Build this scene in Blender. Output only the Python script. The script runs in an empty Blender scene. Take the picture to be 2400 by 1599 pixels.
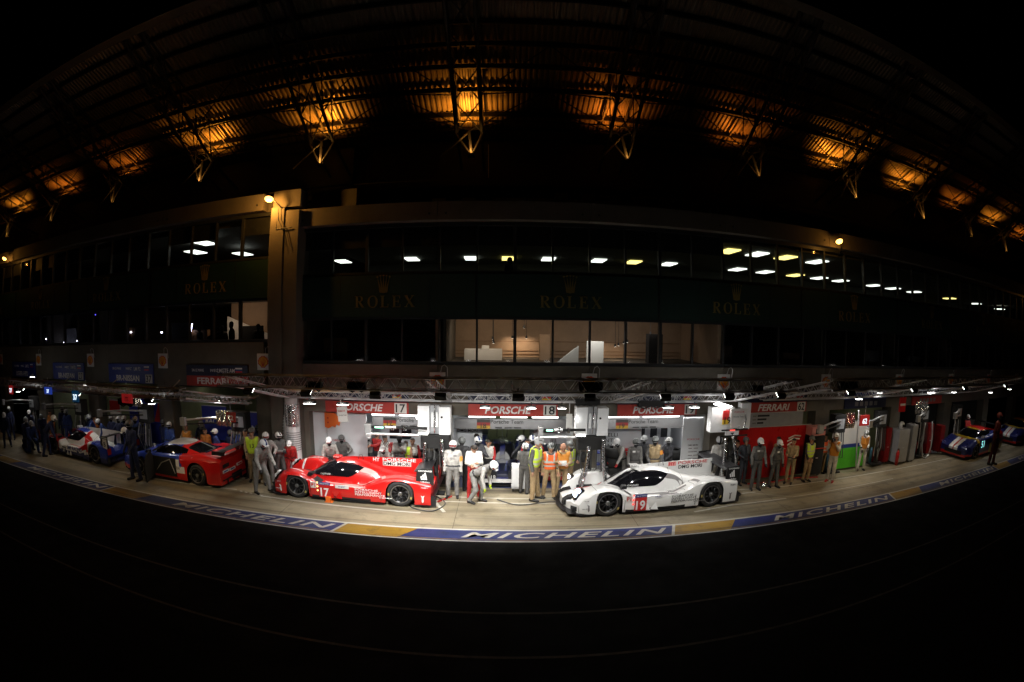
import bpy, bmesh, math, random
import numpy as np
from mathutils import Matrix, Vector
R = math.radians
rng = random.Random(7)
sc = bpy.context.scene
col = sc.collection
# ------------------------------------------------------------------ camera (fisheye lens, cropped frame -> lens shift)
cd = bpy.data.cameras.new('camera'); cam = bpy.data.objects.new('camera', cd); col.objects.link(cam); sc.camera = cam
cd.type = 'PANO'; cd.panorama_type = 'FISHEYE_EQUISOLID'; cd.sensor_width = 36; cd.sensor_fit = 'HORIZONTAL'
cd.fisheye_lens = 1152.835/2400*36; cd.fisheye_fov = math.pi
cd.shift_x = (1200-1108.25)/2400; cd.shift_y = (852.59-799.5)/1599
cd.clip_start = .05; cd.clip_end = 600
CH = 4.84
_m = (Matrix.Rotation(R(3.067923), 3, 'Z') @ Matrix.Rotation(math.pi/2+R(-4.607293), 3, 'X') @ Matrix.Rotation(R(.290008), 3, 'Z')).to_4x4()
_m.translation = (0, 0, CH); cam.matrix_world = _m
# ------------------------------------------------------------------ night sky
w = bpy.data.worlds.new('World'); sc.world = w; w.use_nodes = True
nt = w.node_tree; bg = nt.nodes['Background']
sky = nt.nodes.new('ShaderNodeTexSky'); sky.sky_type = 'NISHITA'; sky.sun_disc = False
sky.sun_elevation = R(-12); sky.sun_rotation = R(180); nt.links.new(sky.outputs[0], bg.inputs[0]); bg.inputs[1].default_value = .002
sc.view_settings.view_transform = 'Standard'; sc.view_settings.look = 'None'; sc.view_settings.exposure = 0; sc.view_settings.gamma = 1
sc.view_settings.use_curve_mapping = False
cy = sc.cycles; cy.use_denoising = True
try: cy.denoiser = 'OPENIMAGEDENOISE'
except Exception: pass
cy.use_adaptive_sampling = True; cy.adaptive_threshold = .02
cy.max_bounces = 5; cy.diffuse_bounces = 2; cy.glossy_bounces = 2; cy.transmission_bounces = 4; cy.transparent_max_bounces = 8
cy.sample_clamp_indirect = 3; cy.caustics_reflective = False; cy.caustics_refractive = False; cy.use_light_tree = True
# ------------------------------------------------------------------ materials
MATS = {}
def mat(name, c=(.5,.5,.5), rough=.5, metal=0, noise=0, scale=4, bump=0, bscale=40, emit=0, ecol=None, coat=0, spec=.5, alpha=1, wear=0, flake=0):
    if name in MATS: return MATS[name]
    m = bpy.data.materials.new(name); m.use_nodes = True; MATS[name] = m
    n = m.node_tree; b = n.nodes['Principled BSDF']; L = n.links.new
    b.inputs['Base Color'].default_value = (*c, 1); b.inputs['Roughness'].default_value = rough; b.inputs['Metallic'].default_value = metal
    b.inputs['Coat Weight'].default_value = coat; b.inputs['Coat Roughness'].default_value = .035; b.inputs['Specular IOR Level'].default_value = spec
    b.inputs['Alpha'].default_value = alpha
    if noise or bump or wear:
        tc = n.nodes.new('ShaderNodeTexCoord')
    if noise:
        t = n.nodes.new('ShaderNodeTexNoise'); t.inputs['Scale'].default_value = scale; t.inputs['Detail'].default_value = 6; t.inputs['Roughness'].default_value = .65
        L(tc.outputs['Object'], t.inputs['Vector'])
        r = n.nodes.new('ShaderNodeMapRange'); r.inputs[1].default_value = .3; r.inputs[2].default_value = .7; r.inputs[3].default_value = 1-noise; r.inputs[4].default_value = 1+noise
        L(t.outputs['Fac'], r.inputs[0])
        mx = n.nodes.new('ShaderNodeMix'); mx.data_type = 'RGBA'; mx.blend_type = 'MULTIPLY'; mx.inputs[0].default_value = 1
        mx.inputs[6].default_value = (*c, 1); L(r.outputs[0], mx.inputs[7]); L(mx.outputs[2], b.inputs['Base Color'])
        r2 = n.nodes.new('ShaderNodeMapRange'); r2.inputs[3].default_value = max(0, rough-.12); r2.inputs[4].default_value = min(1, rough+.12)
        L(t.outputs['Fac'], r2.inputs[0]); L(r2.outputs[0], b.inputs['Roughness'])
    if bump:
        t2 = n.nodes.new('ShaderNodeTexNoise'); t2.inputs['Scale'].default_value = bscale; t2.inputs['Detail'].default_value = 4
        L(tc.outputs['Object'], t2.inputs['Vector'])
        bp = n.nodes.new('ShaderNodeBump'); bp.inputs['Strength'].default_value = bump; bp.inputs['Distance'].default_value = .03
        L(t2.outputs['Fac'], bp.inputs['Height']); L(bp.outputs[0], b.inputs['Normal'])
    if emit:
        b.inputs['Emission Color'].default_value = (*(ecol or c), 1); b.inputs['Emission Strength'].default_value = emit
    return m
def ground_mat(name, c1, c2, c3, rough, seams=0):
    m = bpy.data.materials.new(name); m.use_nodes = True; n = m.node_tree; b = n.nodes['Principled BSDF']; L = n.links.new
    tc = n.nodes.new('ShaderNodeTexCoord')
    def noise(s, d=8, sx=1, sy=1, ro=.6):
        mp = n.nodes.new('ShaderNodeMapping'); mp.inputs['Scale'].default_value = (sx, sy, 1); L(tc.outputs['Object'], mp.inputs[0])
        t = n.nodes.new('ShaderNodeTexNoise'); t.inputs['Scale'].default_value = s; t.inputs['Detail'].default_value = d; t.inputs['Roughness'].default_value = ro
        L(mp.outputs[0], t.inputs['Vector']); return t.outputs['Fac']
    def ramp(f, a, bb, lo, hi):
        r = n.nodes.new('ShaderNodeMapRange'); L(f, r.inputs[0]); r.inputs[1].default_value = a; r.inputs[2].default_value = bb; r.inputs[3].default_value = lo; r.inputs[4].default_value = hi; return r.outputs[0]
    def mixc(f, A, B):
        x = n.nodes.new('ShaderNodeMix'); x.data_type = 'RGBA'; L(f, x.inputs[0])
        for s, v in ((6, A), (7, B)):
            if isinstance(v, tuple): x.inputs[s].default_value = (*v, 1)
            else: L(v, x.inputs[s])
        return x.outputs[2]
    a = mixc(ramp(noise(.55), .35, .65, 0, 1), c1, c2)
    a = mixc(ramp(noise(1.1, 6, .12, 1.6), .46, .68, 0, .85), a, c3); a = mixc(ramp(noise(.9, 4, .05, 5), .56, .66, 0, .6), a, c3)      # tyre marks stretched along the lane
    a = mixc(ramp(noise(90, 3), .3, .7, 0, .35), a, c3)
    a = mixc(ramp(noise(2.6, 10), .55, .72, 0, .7), a, c3)
    L(a, b.inputs['Base Color'])
    L(ramp(noise(1.5), .3, .7, rough-.15, rough+.1), b.inputs['Roughness'])
    bp = n.nodes.new('ShaderNodeBump'); bp.inputs['Strength'].default_value = .35; bp.inputs['Distance'].default_value = .01
    L(noise(120, 3), bp.inputs['Height']); L(bp.outputs[0], b.inputs['Normal'])
    MATS[name] = m; return m
# palette
mat('black', (.012,.012,.013), .5); mat('matte_black', (.01,.01,.01), .85, noise=.2); mat('carbon', (.015,.015,.017), .35, noise=.3, scale=60)
mat('white_paint', (.72,.73,.74), .45, noise=.06); mat('white_gloss', (.8,.8,.79), .3, coat=1)
mat('red_gloss', (.52,.010,.009), .32, coat=1); mat('navy_gloss', (.012,.018,.12), .3, coat=.6, noise=.1); mat('blue_gloss', (.02,.05,.38), .3, coat=.6, noise=.1)
mat('glass_dark', (.006,.006,.008), .07, spec=.7, coat=.5); mat('decal_white', (.75,.75,.75), .5); mat('decal_black', (.012,.012,.012), .45); mat('decal_red', (.5,.02,.02), .45)
mat('decal_grey', (.2,.19,.19), .35); mat('decal_blue', (.02,.04,.2), .45); mat('decal_yellow', (.75,.5,.03), .5); mat('decal_orange', (.8,.16,.02), .5); mat('decal_pink', (.75,.3,.28), .4)
mat('tyre', (.016,.016,.016), .7, noise=.3, scale=30, bump=.2); mat('rim', (.03,.03,.032), .3, metal=.7); mat('rim_lip', (.35,.35,.36), .28, metal=.9)
mat('alu', (.5,.5,.51), .42, metal=.55, noise=.15, scale=8); mat('steel_dark', (.018,.017,.016), .55, metal=.4, noise=.3, scale=6); mat('foil', (.75,.75,.76), .18, metal=1, bump=.9, bscale=16)
mat('concrete', (.125,.112,.09), .85, noise=.22, scale=1.3, bump=.15, bscale=30); mat('concrete_light', (.105,.092,.075), .85, noise=.2, scale=1.1, bump=.15, bscale=25)
mat('frame_dark', (.02,.022,.024), .45, noise=.2); mat('banner_green', (.0028,.022,.016), .6, noise=.15, scale=3); mat('gold', (.17,.125,.03), .5)
mat('roof_sheet', (.15,.125,.09), .5, metal=.2, noise=.15, scale=2); mat('sign_red', (.4,.032,.022), .5, noise=.12, scale=3); mat('sign_blue', (.03,.05,.27), .5, noise=.12, scale=3)
mat('sign_navy', (.012,.016,.05), .5, noise=.2); mat('sign_white', (.66,.65,.62), .5, noise=.06, scale=3); mat('shell_yellow', (.78,.42,.02), .5); mat('shell_red', (.6,.05,.02), .5)
mat('line_dim', (.075,.062,.042), .8, noise=.5, scale=5); pass  # dimness of the barely lit track lines put into the colour
mat('panel_white', (.68,.7,.73), .4, noise=.05, scale=2); mat('panel_grey', (.33,.34,.36), .45, noise=.1); mat('floor_blue', (.05,.07,.16), .35, noise=.25, scale=2)
mat('cab_red', (.5,.012,.012), .3, coat=.3, noise=.1); mat('cab_darkred', (.2,.006,.006), .35, noise=.15); mat('cab_green', (.07,.4,.02), .4, noise=.1); mat('wall_blue', (.035,.05,.4), .45, noise=.12); mat('wall_olive', (.25,.27,.16), .7, noise=.2, scale=2)
mat('rubber_hose', (.05,.05,.05), .6); mat('stand_dark', (.022,.02,.018), .8, noise=.2); mat('screen', (.015,.017,.02), .2); mat('wood', (.2,.1,.04), .5, noise=.3)
ground_mat('asphalt', (.0065,.0063,.006), (.009,.0087,.0083), (.004,.004,.004), .9)
ground_mat('pit_concrete', (.37,.315,.21), (.25,.21,.135), (.09,.075,.048), .62)
ground_mat('strip_blue', (.026,.045,.23), (.018,.03,.15), (.010,.012,.03), .6); ground_mat('strip_yellow', (.5,.29,.022), (.34,.19,.016), (.10,.06,.015), .6); ground_mat('line_white', (.68,.66,.6), (.55,.53,.47), (.32,.3,.25), .6)
MATS['asphalt'].node_tree.nodes['Principled BSDF'].inputs['Specular IOR Level'].default_value = .12
def lampmat(name, c, s): return mat(name, c, .4, emit=s, ecol=c)
lampmat('led_white', (1,.98,.94), 14); lampmat('tube_white', (1,.98,.92), 9); lampmat('panel_cool', (.92,1,.9), 2.2); lampmat('panel_warm', (1,.85,.25), 2.4); lampmat('sodium', (1,.45,.09), 7)
lampmat('green_led', (.35,1,.6), 5); lampmat('red_led', (1,.08,.06), 2); lampmat('cool_spot', (.75,.75,1), 12); lampmat('warm_spot', (1,.9,.75), 10); lampmat('cyan_digit', (.35,.95,1), 1.1); lampmat('blue_led', (.12,.1,1), 2)
lampmat('digit_lit', (.75,.9,1), 1.6); lampmat('headlight', (.75,.85,1), 6); lampmat('amber_led', (1,.75,.3), 1.5)
# ------------------------------------------------------------------ mesh helpers
class MB:
    def __init__(s): s.v = []; s.f = []; s.m = []; s.k = 0
    def add(s, vs, fs, k=None):
        o = len(s.v); s.v += [tuple(p) for p in vs]; s.f += [tuple(i+o for i in f) for f in fs]; s.m += [s.k if k is None else k]*len(fs); return s
    def box(s, x0, y0, z0, x1, y1, z1, k=None):
        return s.add([(x0,y0,z0),(x1,y0,z0),(x1,y1,z0),(x0,y1,z0),(x0,y0,z1),(x1,y0,z1),(x1,y1,z1),(x0,y1,z1)], [(0,3,2,1),(4,5,6,7),(0,1,5,4),(1,2,6,5),(2,3,7,6),(3,0,4,7)], k)
    def tube(s, pts, r, n=8, k=None, cap=True):
        pts = [Vector(p) for p in pts]; rs = r if isinstance(r, (list, tuple)) else [r]*len(pts); vs = []; fs = []
        for i, p in enumerate(pts):
            d = (pts[min(i+1, len(pts)-1)]-pts[max(i-1, 0)]).normalized()
            a = Vector((0,0,1)) if abs(d.z) < .9 else Vector((1,0,0)); u = d.cross(a).normalized(); v = d.cross(u)
            vs += [p+(u*math.cos(t)+v*math.sin(t))*rs[i] for t in (2*math.pi*j/n for j in range(n))]
        for i in range(len(pts)-1):
            for j in range(n): fs.append((i*n+j, i*n+(j+1) % n, (i+1)*n+(j+1) % n, (i+1)*n+j))
        if cap: fs += [tuple(range(n-1, -1, -1)), tuple(range((len(pts)-1)*n, len(pts)*n))]
        return s.add(vs, fs, k)
    def prism(s, poly, axis, a, b, k=None):       # polygon in the plane across axis, extruded a..b
        n = len(poly); f3 = {'x': lambda u, v, t: (t,u,v), 'y': lambda u, v, t: (u,t,v), 'z': lambda u, v, t: (u,v,t)}[axis]
        return s.add([f3(u, v, a) for u, v in poly]+[f3(u, v, b) for u, v in poly], [tuple(range(n)), tuple(range(2*n-1, n-1, -1))]+[(i, i+n, (i+1) % n+n, (i+1) % n) for i in range(n)], k)
    def lathe(s, prof, axis='z', c=(0,0,0), n=20, k=None):     # prof: (radius, height)
        vs = []; fs = []
        for r, hh in prof:
            for j in range(n):
                a = 2*math.pi*j/n; p = (r*math.cos(a), r*math.sin(a), hh)
                if axis == 'y': p = (p[0], hh, p[1])
                if axis == 'x': p = (hh, p[0], p[1])
                vs.append((p[0]+c[0], p[1]+c[1], p[2]+c[2]))
        for i in range(len(prof)-1):
            for j in range(n): fs.append((i*n+j, i*n+(j+1) % n, (i+1)*n+(j+1) % n, (i+1)*n+j))
        return s.add(vs, fs, k)
    def mesh(s, name, mats, smooth=False, recalc=True, bevel=0):
        me = bpy.data.meshes.new(name); me.from_pydata(s.v, [], s.f)
        ms = mats if isinstance(mats, (list, tuple)) else [mats]
        for m in ms: me.materials.append(MATS[m] if isinstance(m, str) else m)
        if len(ms) > 1: me.polygons.foreach_set('material_index', s.m)
        if recalc or bevel:
            bm = bmesh.new(); bm.from_mesh(me)
            if bevel: bmesh.ops.bevel(bm, geom=list(bm.edges), offset=bevel, segments=2, affect='EDGES', profile=.5, clamp_overlap=True)
            bmesh.ops.recalc_face_normals(bm, faces=bm.faces); bm.to_mesh(me); bm.free()
        if smooth: me.polygons.foreach_set('use_smooth', [True]*len(me.polygons))
        me.update(); return me
    def obj(s, name, mats, parent=None, loc=(0,0,0), rz=0, **kw):
        return link(name, s.mesh(name, mats, **kw), parent, loc, rz)
def link(name, me, parent=None, loc=(0,0,0), rz=0):
    o = bpy.data.objects.new(name, me); col.objects.link(o); o.location = loc; o.rotation_euler = (0,0,rz); o.parent = parent; return o
def tag(o, label, cat, group=None, kind=None):
    if label: o['label'] = label
    if cat: o['category'] = cat
    if group: o['group'] = group
    if kind: o['kind'] = kind
    return o
def thing(name, label, cat, loc=(0,0,0), rz=0, group=None):
    o = bpy.data.objects.new(name, None); col.objects.link(o); o.location = loc; o.rotation_euler = (0,0,rz); o.empty_display_size = .2
    return tag(o, label, cat, group)
def struct(o): o['kind'] = 'structure'; return o
def copy_tree(o, parent=None):
    c = o.copy(); col.objects.link(c); c.parent = parent
    for ch in list(o.children): copy_tree(ch, c)
    return c
def text(s, size, m, parent, o, u=(1,0,0), v=(0,0,1), sx=1, shear=0, bold=0, ext=.002, name='lettering', fit=None, space=1):
    cu = bpy.data.curves.new('t', 'FONT'); cu.body = s; cu.size = size/.72; cu.align_x = 'CENTER'; cu.align_y = 'CENTER'; cu.shear = shear; cu.offset = bold*size; cu.extrude = ext
    cu.resolution_u = 3; cu.space_character = space
    t = bpy.data.objects.new('t', cu); me = bpy.data.meshes.new_from_object(t); bpy.data.objects.remove(t); bpy.data.curves.remove(cu)
    if len(me.vertices) == 0: return None
    co = np.empty(len(me.vertices)*3); me.vertices.foreach_get('co', co); co = co.reshape(-1, 3)
    mn, mxx = co.min(0), co.max(0); co[:, 0] -= (mn[0]+mxx[0])/2; co[:, 1] -= (mn[1]+mxx[1])/2
    co[:, 1] *= size/(mxx[1]-mn[1]) if s.isupper() or s.isdigit() else 1
    co[:, 0] *= (fit/(mxx[0]-mn[0])) if fit else sx
    U = np.array(Vector(u).normalized()); Vv = np.array(Vector(v).normalized()); N = np.cross(U, Vv)
    me.vertices.foreach_set('co', (co[:, :1]*U+co[:, 1:2]*Vv+co[:, 2:3]*N+np.array(o)).ravel())
    me.materials.clear(); me.materials.append(MATS[m]); me.update(); me.name = name
    return link(name, me, parent)
def light(name, kind, parent, loc, power, c=(1,1,1), size=.2, sizey=None, aim=None, angle=120, blend=.6, spread=None, radius=None):
    ld = bpy.data.lights.new(name, kind); ld.energy = power; ld.color = c
    if kind == 'AREA':
        ld.shape = 'RECTANGLE'; ld.size = size; ld.size_y = sizey or size
        if spread: ld.spread = R(spread)
    else: ld.shadow_soft_size = radius or size/2
    if kind == 'SPOT': ld.spot_size = R(angle); ld.spot_blend = blend
    o = bpy.data.objects.new(name, ld); col.objects.link(o); o.parent = parent; o.location = loc
    if aim is not None: o.rotation_euler = (Vector(aim)-Vector(loc)).to_track_quat('-Z', 'Y').to_euler()
    return o
ORD = ['first','second','third','fourth','fifth','sixth','seventh','eighth','ninth','tenth','eleventh','twelfth','thirteenth','fourteenth','fifteenth','sixteenth','seventeenth','eighteenth','nineteenth','twentieth']
# ================================================================== SETTING: ground
YF = 14.6; ZG = -.22                      # facade plane, garage floor level
def sheet(name, x0, x1, prof, m, dz=0, parent=None):
    b = MB(); n = len(prof)
    b.add([(x, y, z+dz) for y, z in prof for x in (x0, x1)], [(2*i, 2*i+1, 2*i+3, 2*i+2) for i in range(n-1)])
    return b.obj(name, m, parent)
struct(sheet('track', -160, 160, [(-90,0),(13.4,0),(14.6,ZG),(160,ZG)], 'asphalt'))
struct(sheet('pit_lane', -90, 90, [(10.84,0),(13.4,0),(14.6,ZG)], 'pit_concrete', .004))
st = sheet('painted_strip', -90, 90, [(10.14,0),(10.84,0)], 'strip_blue', .004); struct(st)
for y0, y1, nm in ((10.14,10.19,'edge_line'), (10.77,10.84,'edge_line'), (10.235,10.262,'thin_line')):
    sheet(nm, -90, 90, [(y0,0),(y1,0)], 'line_white' if nm == 'edge_line' else 'strip_yellow', .008, st)
for k in range(-4, 5):
    x0 = -3.62+8.08*k
    MB().add([(x0-.22,10.2,.0085),(x0+1.35,10.2,.0085),(x0+1.75,10.76,.0085),(x0,10.76,.0085)], [(0,1,2,3)]).obj('yellow_field', 'strip_yellow', st)
    MB().add([(x0-.30,10.19,.012),(x0-.22,10.19,.012),(x0,10.77,.012),(x0-.08,10.77,.012)], [(0,1,2,3)]).obj('divider_line', 'line_white', st)
    text('MICHELIN', .31, 'line_white', st, (x0+5.3,10.5,.0125), (1,0,0), (0,1,0), fit=5.0, shear=.35, bold=.025, ext=0, space=1.15)
def line(pts, wd=.07, z=.009, m='line_white'):
    b = MB()
    for (xa, ya), (xb, yb) in zip(pts[:-1], pts[1:]):
        d = Vector((xb-xa, yb-ya)).normalized()*wd/2; nx, ny = -d.y, d.x
        b.add([(xa+nx,ya+ny,z),(xa-nx,ya-ny,z),(xb-nx,yb-ny,z),(xb+nx,yb+ny,z)], [(0,1,2,3)])
    struct(b.obj('lane_marking', m))
line([(-6.72,12.02),(-1.97,11.78)]); line([(-13.3,12.13),(-11.3,12.1),(-7.7,12.28)], .06); line([(-13.3,12.13),(-11.9,12.28),(-11.3,12.27)], .05)
for i in range(5): line([(-7.55+i*.19,12.2-.03*i),(-7.45+i*.19,12.18-.03*i)], .06)
line([(-1.72,12.7),(-1.36,11.9)], .09); line([(-1.9,13.12),(2.2,12.98)], .05); line([(-1.7,12.72),(2.2,12.62)], .05)
line([(5.3,11.55),(6.6,11.79),(8.6,11.82)], .06); line([(8.9,11.86),(14,12.0)], .035); line([(6.9,13.02),(9.2,12.86),(14,12.9),(30,12.75)], .06); line([(7.5,12.75),(8.9,11.86)], .02, .0085)
line([(6.9,12.62),(7.9,12.64)], .05)
for yy in (7.18, 5.9): line([(-60,yy+.1),(0,yy),(60,yy-.1)], .06, .004, 'line_dim')
for x in (-10.2,-5.6,-1.05,3.5,8.1,12.6): line([(x,10.85),(x+.02,13.4)], .012, .0065, 'line_dim')
# ================================================================== pit building
bld = thing('pit_building', 'long concrete pit building with garages below and two glazed storeys', 'building', (0,YF,0))
def P(b, name, m, **kw): return b.obj(name, m, bld, (0,-YF,0), **kw)
mat('pane_glass', (.01,.012,.012), .05, alpha=.22, spec=.6)
SECT = [(-6.42, 43.86, 0.0, -6.41, 4.57), (-52.85, -7.49, .69, -7.65, -4.52)]
ZS, ZB0, ZB1, ZF0, ZF1 = 3.61, 5.05, 6.37, 7.96, 8.53
OPEN = 2.09
def dark_int(x): return not (-1.83 <= x <= 7.15)
for si, (xa, xb, dz, c0, cp) in enumerate(SECT):
    cols = [c0+cp*k for k in range(12)]; cols = sorted(cols)
    op = OPEN+dz
    for i in range(len(cols)-1):
        a, b_ = cols[i], cols[i+1]
        P(MB().box(a+.008, YF, op, b_-.008, YF+.45, ZS+dz), 'lintel_panel', 'concrete')
        P(MB().box(a+.008, YF-.3, ZF0+dz, b_-.008, YF+.1, ZF1+dz), 'fascia_panel', 'concrete_light')
        for q in (.25, b_-a-.25):
            P(MB().lathe([(0,0),(.035,0),(.035,.012)], 'y', (a+q, YF-.312, ZF0+dz+.2), 10), 'bolt_recess', 'black')
    for c in cols:
        P(MB().box(c-.36, YF-.02, ZG, c+.36, YF+.5, op), 'column', 'concrete')
    X0, X1 = xa, xb
    P(MB().box(X0, YF+.05, ZS+dz, X1, YF+.3, ZS+.1+dz), 'window_sill', 'frame_dark')
    P(MB().box(X0, YF+.05, ZB0-.07+dz, X1, YF+.3, ZB0+dz), 'window_head', 'frame_dark')
    P(MB().box(X0, YF+.05, ZB1+dz, X1, YF+.3, ZB1+.08+dz), 'window_sill', 'frame_dark')
    P(MB().box(X0, YF+.05, ZF0-.12+dz, X1, YF+.3, ZF0+dz), 'window_head', 'frame_dark')
    P(MB().box(X0, YF+.1, ZB0+dz, X1, YF+.4, ZB1+dz), 'spandrel_wall', 'frame_dark')
    P(MB().box(X0, YF+.4, ZB0+.05+dz, X1, YF+9, ZB0+.3+dz), 'floor_slab', 'concrete')
    zs_ = ZS-.3 if si == 0 else 3.12
    P(MB().box(X0, YF+.46, zs_, X1, YF+9, zs_+(.28 if si == 0 else .18)), 'floor_slab', 'concrete')
    P(MB().box(X0, YF+.1, ZF0+.02+dz, X1, YF+9.4, ZF1-.12+dz), 'floor_slab', 'concrete')
    P(MB().box(X0, YF+9, ZG, X1, YF+9.3, 14.2), 'rear_wall', 'stand_dark')
    # mullions and panes one by one
    p0 = -.046*YF; pitch = .0780*YF
    ks = range(int(math.ceil((X0-p0)/pitch)), int((X1-p0)/pitch)+1)
    xs = [X0]+[p0+pitch*k for k in ks]+[X1]
    if si == 0: xs = [x for x in xs if x < 36]
    else: xs = [x for x in xs if x > -31]
    m1 = MB().box(-.03, 0, ZS+.1+dz, .03, .14, ZB0-.07+dz).mesh('mullion', 'frame_dark'); m2 = MB().box(-.03, 0, ZB1+.08+dz, .03, .14, ZF0-.12+dz).mesh('mullion', 'frame_dark')
    for i, x in enumerate(xs):
        wide = 1.6 if i % 4 == 3 else 1
        for mm in (m1, m2):
            o = link('mullion', mm, bld, (x,.07,0)); o.scale.x = wide
        if i+1 < len(xs):
            xn = xs[i+1]-x
            if xn < .1: continue
            for za, zb in ((ZS+.1, ZB0-.07), (ZB1+.08, ZF0-.12)):
                link('window_pane', MB().add([(x+.03,.13,za+dz),(x+xn-.03,.13,za+dz),(x+xn-.03,.13,zb+dz),(x+.03,.13,zb+dz)], [(0,1,2,3)]).mesh('window_pane', 'pane_glass'), bld)
            if x < 7.0 and si == 0 or si == 1 and i % 3:
                P(MB().box(x+.03, YF+.2, 7.24+dz, x+xn-.03, YF+.22, ZF0-.12+dz), 'roller_blind', 'frame_dark')
            if dark_int(x+.3) and (i*7) % 5 < 3:
                P(MB().box(x+.05, YF+1.3+(i*37 % 10)/10, ZS+dz, x+xn-.1, YF+1.5+(i*37 % 10)/10, ZS+.35+(i*53 % 7)/10+dz), 'interior_furniture', ['matte_black','wood','panel_grey'][i % 3])
    # inner partition walls
    for k in range(10):
        x = cols[k]+.1
        if si == 0 and -1.5 < x < 7: continue
        P(MB().box(x, YF+.5, ZS+dz, x+.1, YF+9, ZB0+dz), 'partition_wall', 'concrete')
# corner pier between the two levels, with a cladding joint, and the parapet block above it
P(MB().box(-7.2, YF-.55, ZG, -6.73, YF+.5, 8.62), 'pier', 'concrete_light'); P(MB().box(-6.725, YF-.5, ZG, -6.22, YF+.5, 8.5), 'pier', 'concrete_light'); P(MB().box(-7.49, YF-.02, ZG, -7.205, YF+.5, 8.6), 'pier', 'concrete')
P(MB().box(-6.1, YF+.25, ZF1+.02, -4.55, YF+.6, 9.25), 'parapet_block', 'concrete')
P(MB().box(-7.2, YF-.45, 8.625, -6.22, YF+.1, 9.2), 'fascia_panel', 'concrete_light')
for a in (0, 1): P(MB().tube([(-6.95+.1*a,YF-.54,8.6),(-6.92+.1*a,YF-.56,8.2),(-6.75+.12*a,YF-.56,7.9),(-6.6+.15*a,YF-.55,7.3)], .012, 6), 'loose_cable', 'black')
P(MB().tube([(-6.99,YF-.53,8.3),(-6.99,YF-.56,7.9),(-6.42,YF-.54,7.92)], .015, 6), 'loose_cable', 'black')
# lit hospitality room behind the lower glazing
mat('office_dark', (.07,.075,.06), .8, noise=.2); mat('room_wall', (.36,.25,.16), .7, noise=.12, scale=2); mat('room_white', (.8,.8,.76), .6)
P(MB().box(-1.85, YF+3.8, ZS, 7.2, YF+3.9, ZB0+.05), 'room_wall', 'room_wall'); P(MB().box(-1.95, YF+.3, ZS, -1.85, YF+3.9, ZB0+.05), 'room_wall', 'room_wall'); P(MB().box(7.2, YF+.3, ZS, 7.3, YF+3.9, ZB0+.05), 'room_wall', 'room_wall')
P(MB().box(2.86, YF+1.2, ZS, 3.42, YF+1.35, 4.33), 'display_wall', 'room_white')
P(MB().prism([(1.75,ZS),(2.5,ZS),(2.5,4.18),(2.36,4.1)], 'y', YF+.7, YF+.8), 'stair_side', 'room_white')
P(MB().box(-1.2, YF+2.2, ZS, .1, YF+2.8, 3.98).box(-.6,YF+2.19,3.98,-.35,YF+2.5,4.1), 'bar_counter', 'room_white')
P(MB().box(1.4, YF+2.3, ZS, 1.75, YF+2.6, 4.5), 'room_column', 'room_wall'); P(MB().box(5.1, YF+1.5, ZS, 5.6, YF+1.9, 4.6), 'room_cabinet', 'matte_black')
for i, z in enumerate((3.72,3.85,4.2)): P(MB().box(-1.8, YF+3.76, z, 7.1, YF+3.8, z+.015), 'wall_batten', 'wood')
for n_, (x, z, y) in enumerate(((-.24,4.33,3.2),(-.22,4.25,3.2),(-.21,4.18,3.2),(.47,4.37,3.2),(.98,4.37,3.2),(.85,4.75,2.2),(4.2,4.12,2.8),(4.3,4.17,2.7),(4.45,4.25,2.5),(4.55,4.3,2.4),(5.3,4.6,2.))):
    t = thing('track_spotlight', 'small white track spotlight in the lit lounge, %s from the left' % ORD[n_], 'spotlight', (x,YF+y,z), 0, 'track spotlights in the lounge')
    MB().lathe([(0,.07),(.03,.07),(.04,0),(.04,-.03)], n=12).obj('housing', 'frame_dark', t); MB().lathe([(0,0),(.036,0)], 'z', (0,0,-.032), 12).obj('lens', 'warm_spot', t)
    MB().tube([(0,0,.07),(0,0,max(.1, 5.0-z))], .008, 6).obj('drop_rod', 'frame_dark', t)
    if n_ in (1,3,4,6): light('lamp', 'SPOT', t, (0,0,-.05), 20, (1,.74,.5), .05, aim=(.0,.9,-1), angle=120)
light('lamp', 'AREA', bld, (3.1,.75,4.95), 14, (1,.95,.88), .5, .2, aim=(3.1,1.15,3.7)); light('lamp', 'AREA', bld, (2.0,.35,4.9), 9, (1,.95,.88), .3, .2, aim=(2.2,.75,3.7))
light('lamp', 'AREA', bld, (-.7,1.6,4.9), 7, (1,.85,.7), .6, .2, aim=(-.7,2.3,3.9)); light('lamp', 'AREA', bld, (4.6,1.5,4.9), 9, (1,.85,.75), 2.2, .4, aim=(4.6,2.4,4))
light('lamp', 'AREA', bld, (.3,1.5,4.95), 12, (1,.72,.45), 2.5, .4, aim=(.3,3.4,4.2))
# stair room with onlookers, left part
P(MB().box(-10.9, YF+3.2, ZS+.69, -7.6, YF+3.3, ZB0+.75), 'room_wall', 'room_wall'); P(MB().prism([(-10.8,ZS+.7),(-10.8,5.25),(-8.3,ZS+.7)], 'y', YF+2.7, YF+2.8), 'stair_side', 'room_white')
light('lamp', 'AREA', bld, (-9.9,1.6,5.6), 8, (1,.72,.5), 1.2, .3, aim=(-9.9,2.9,4.5))
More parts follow.
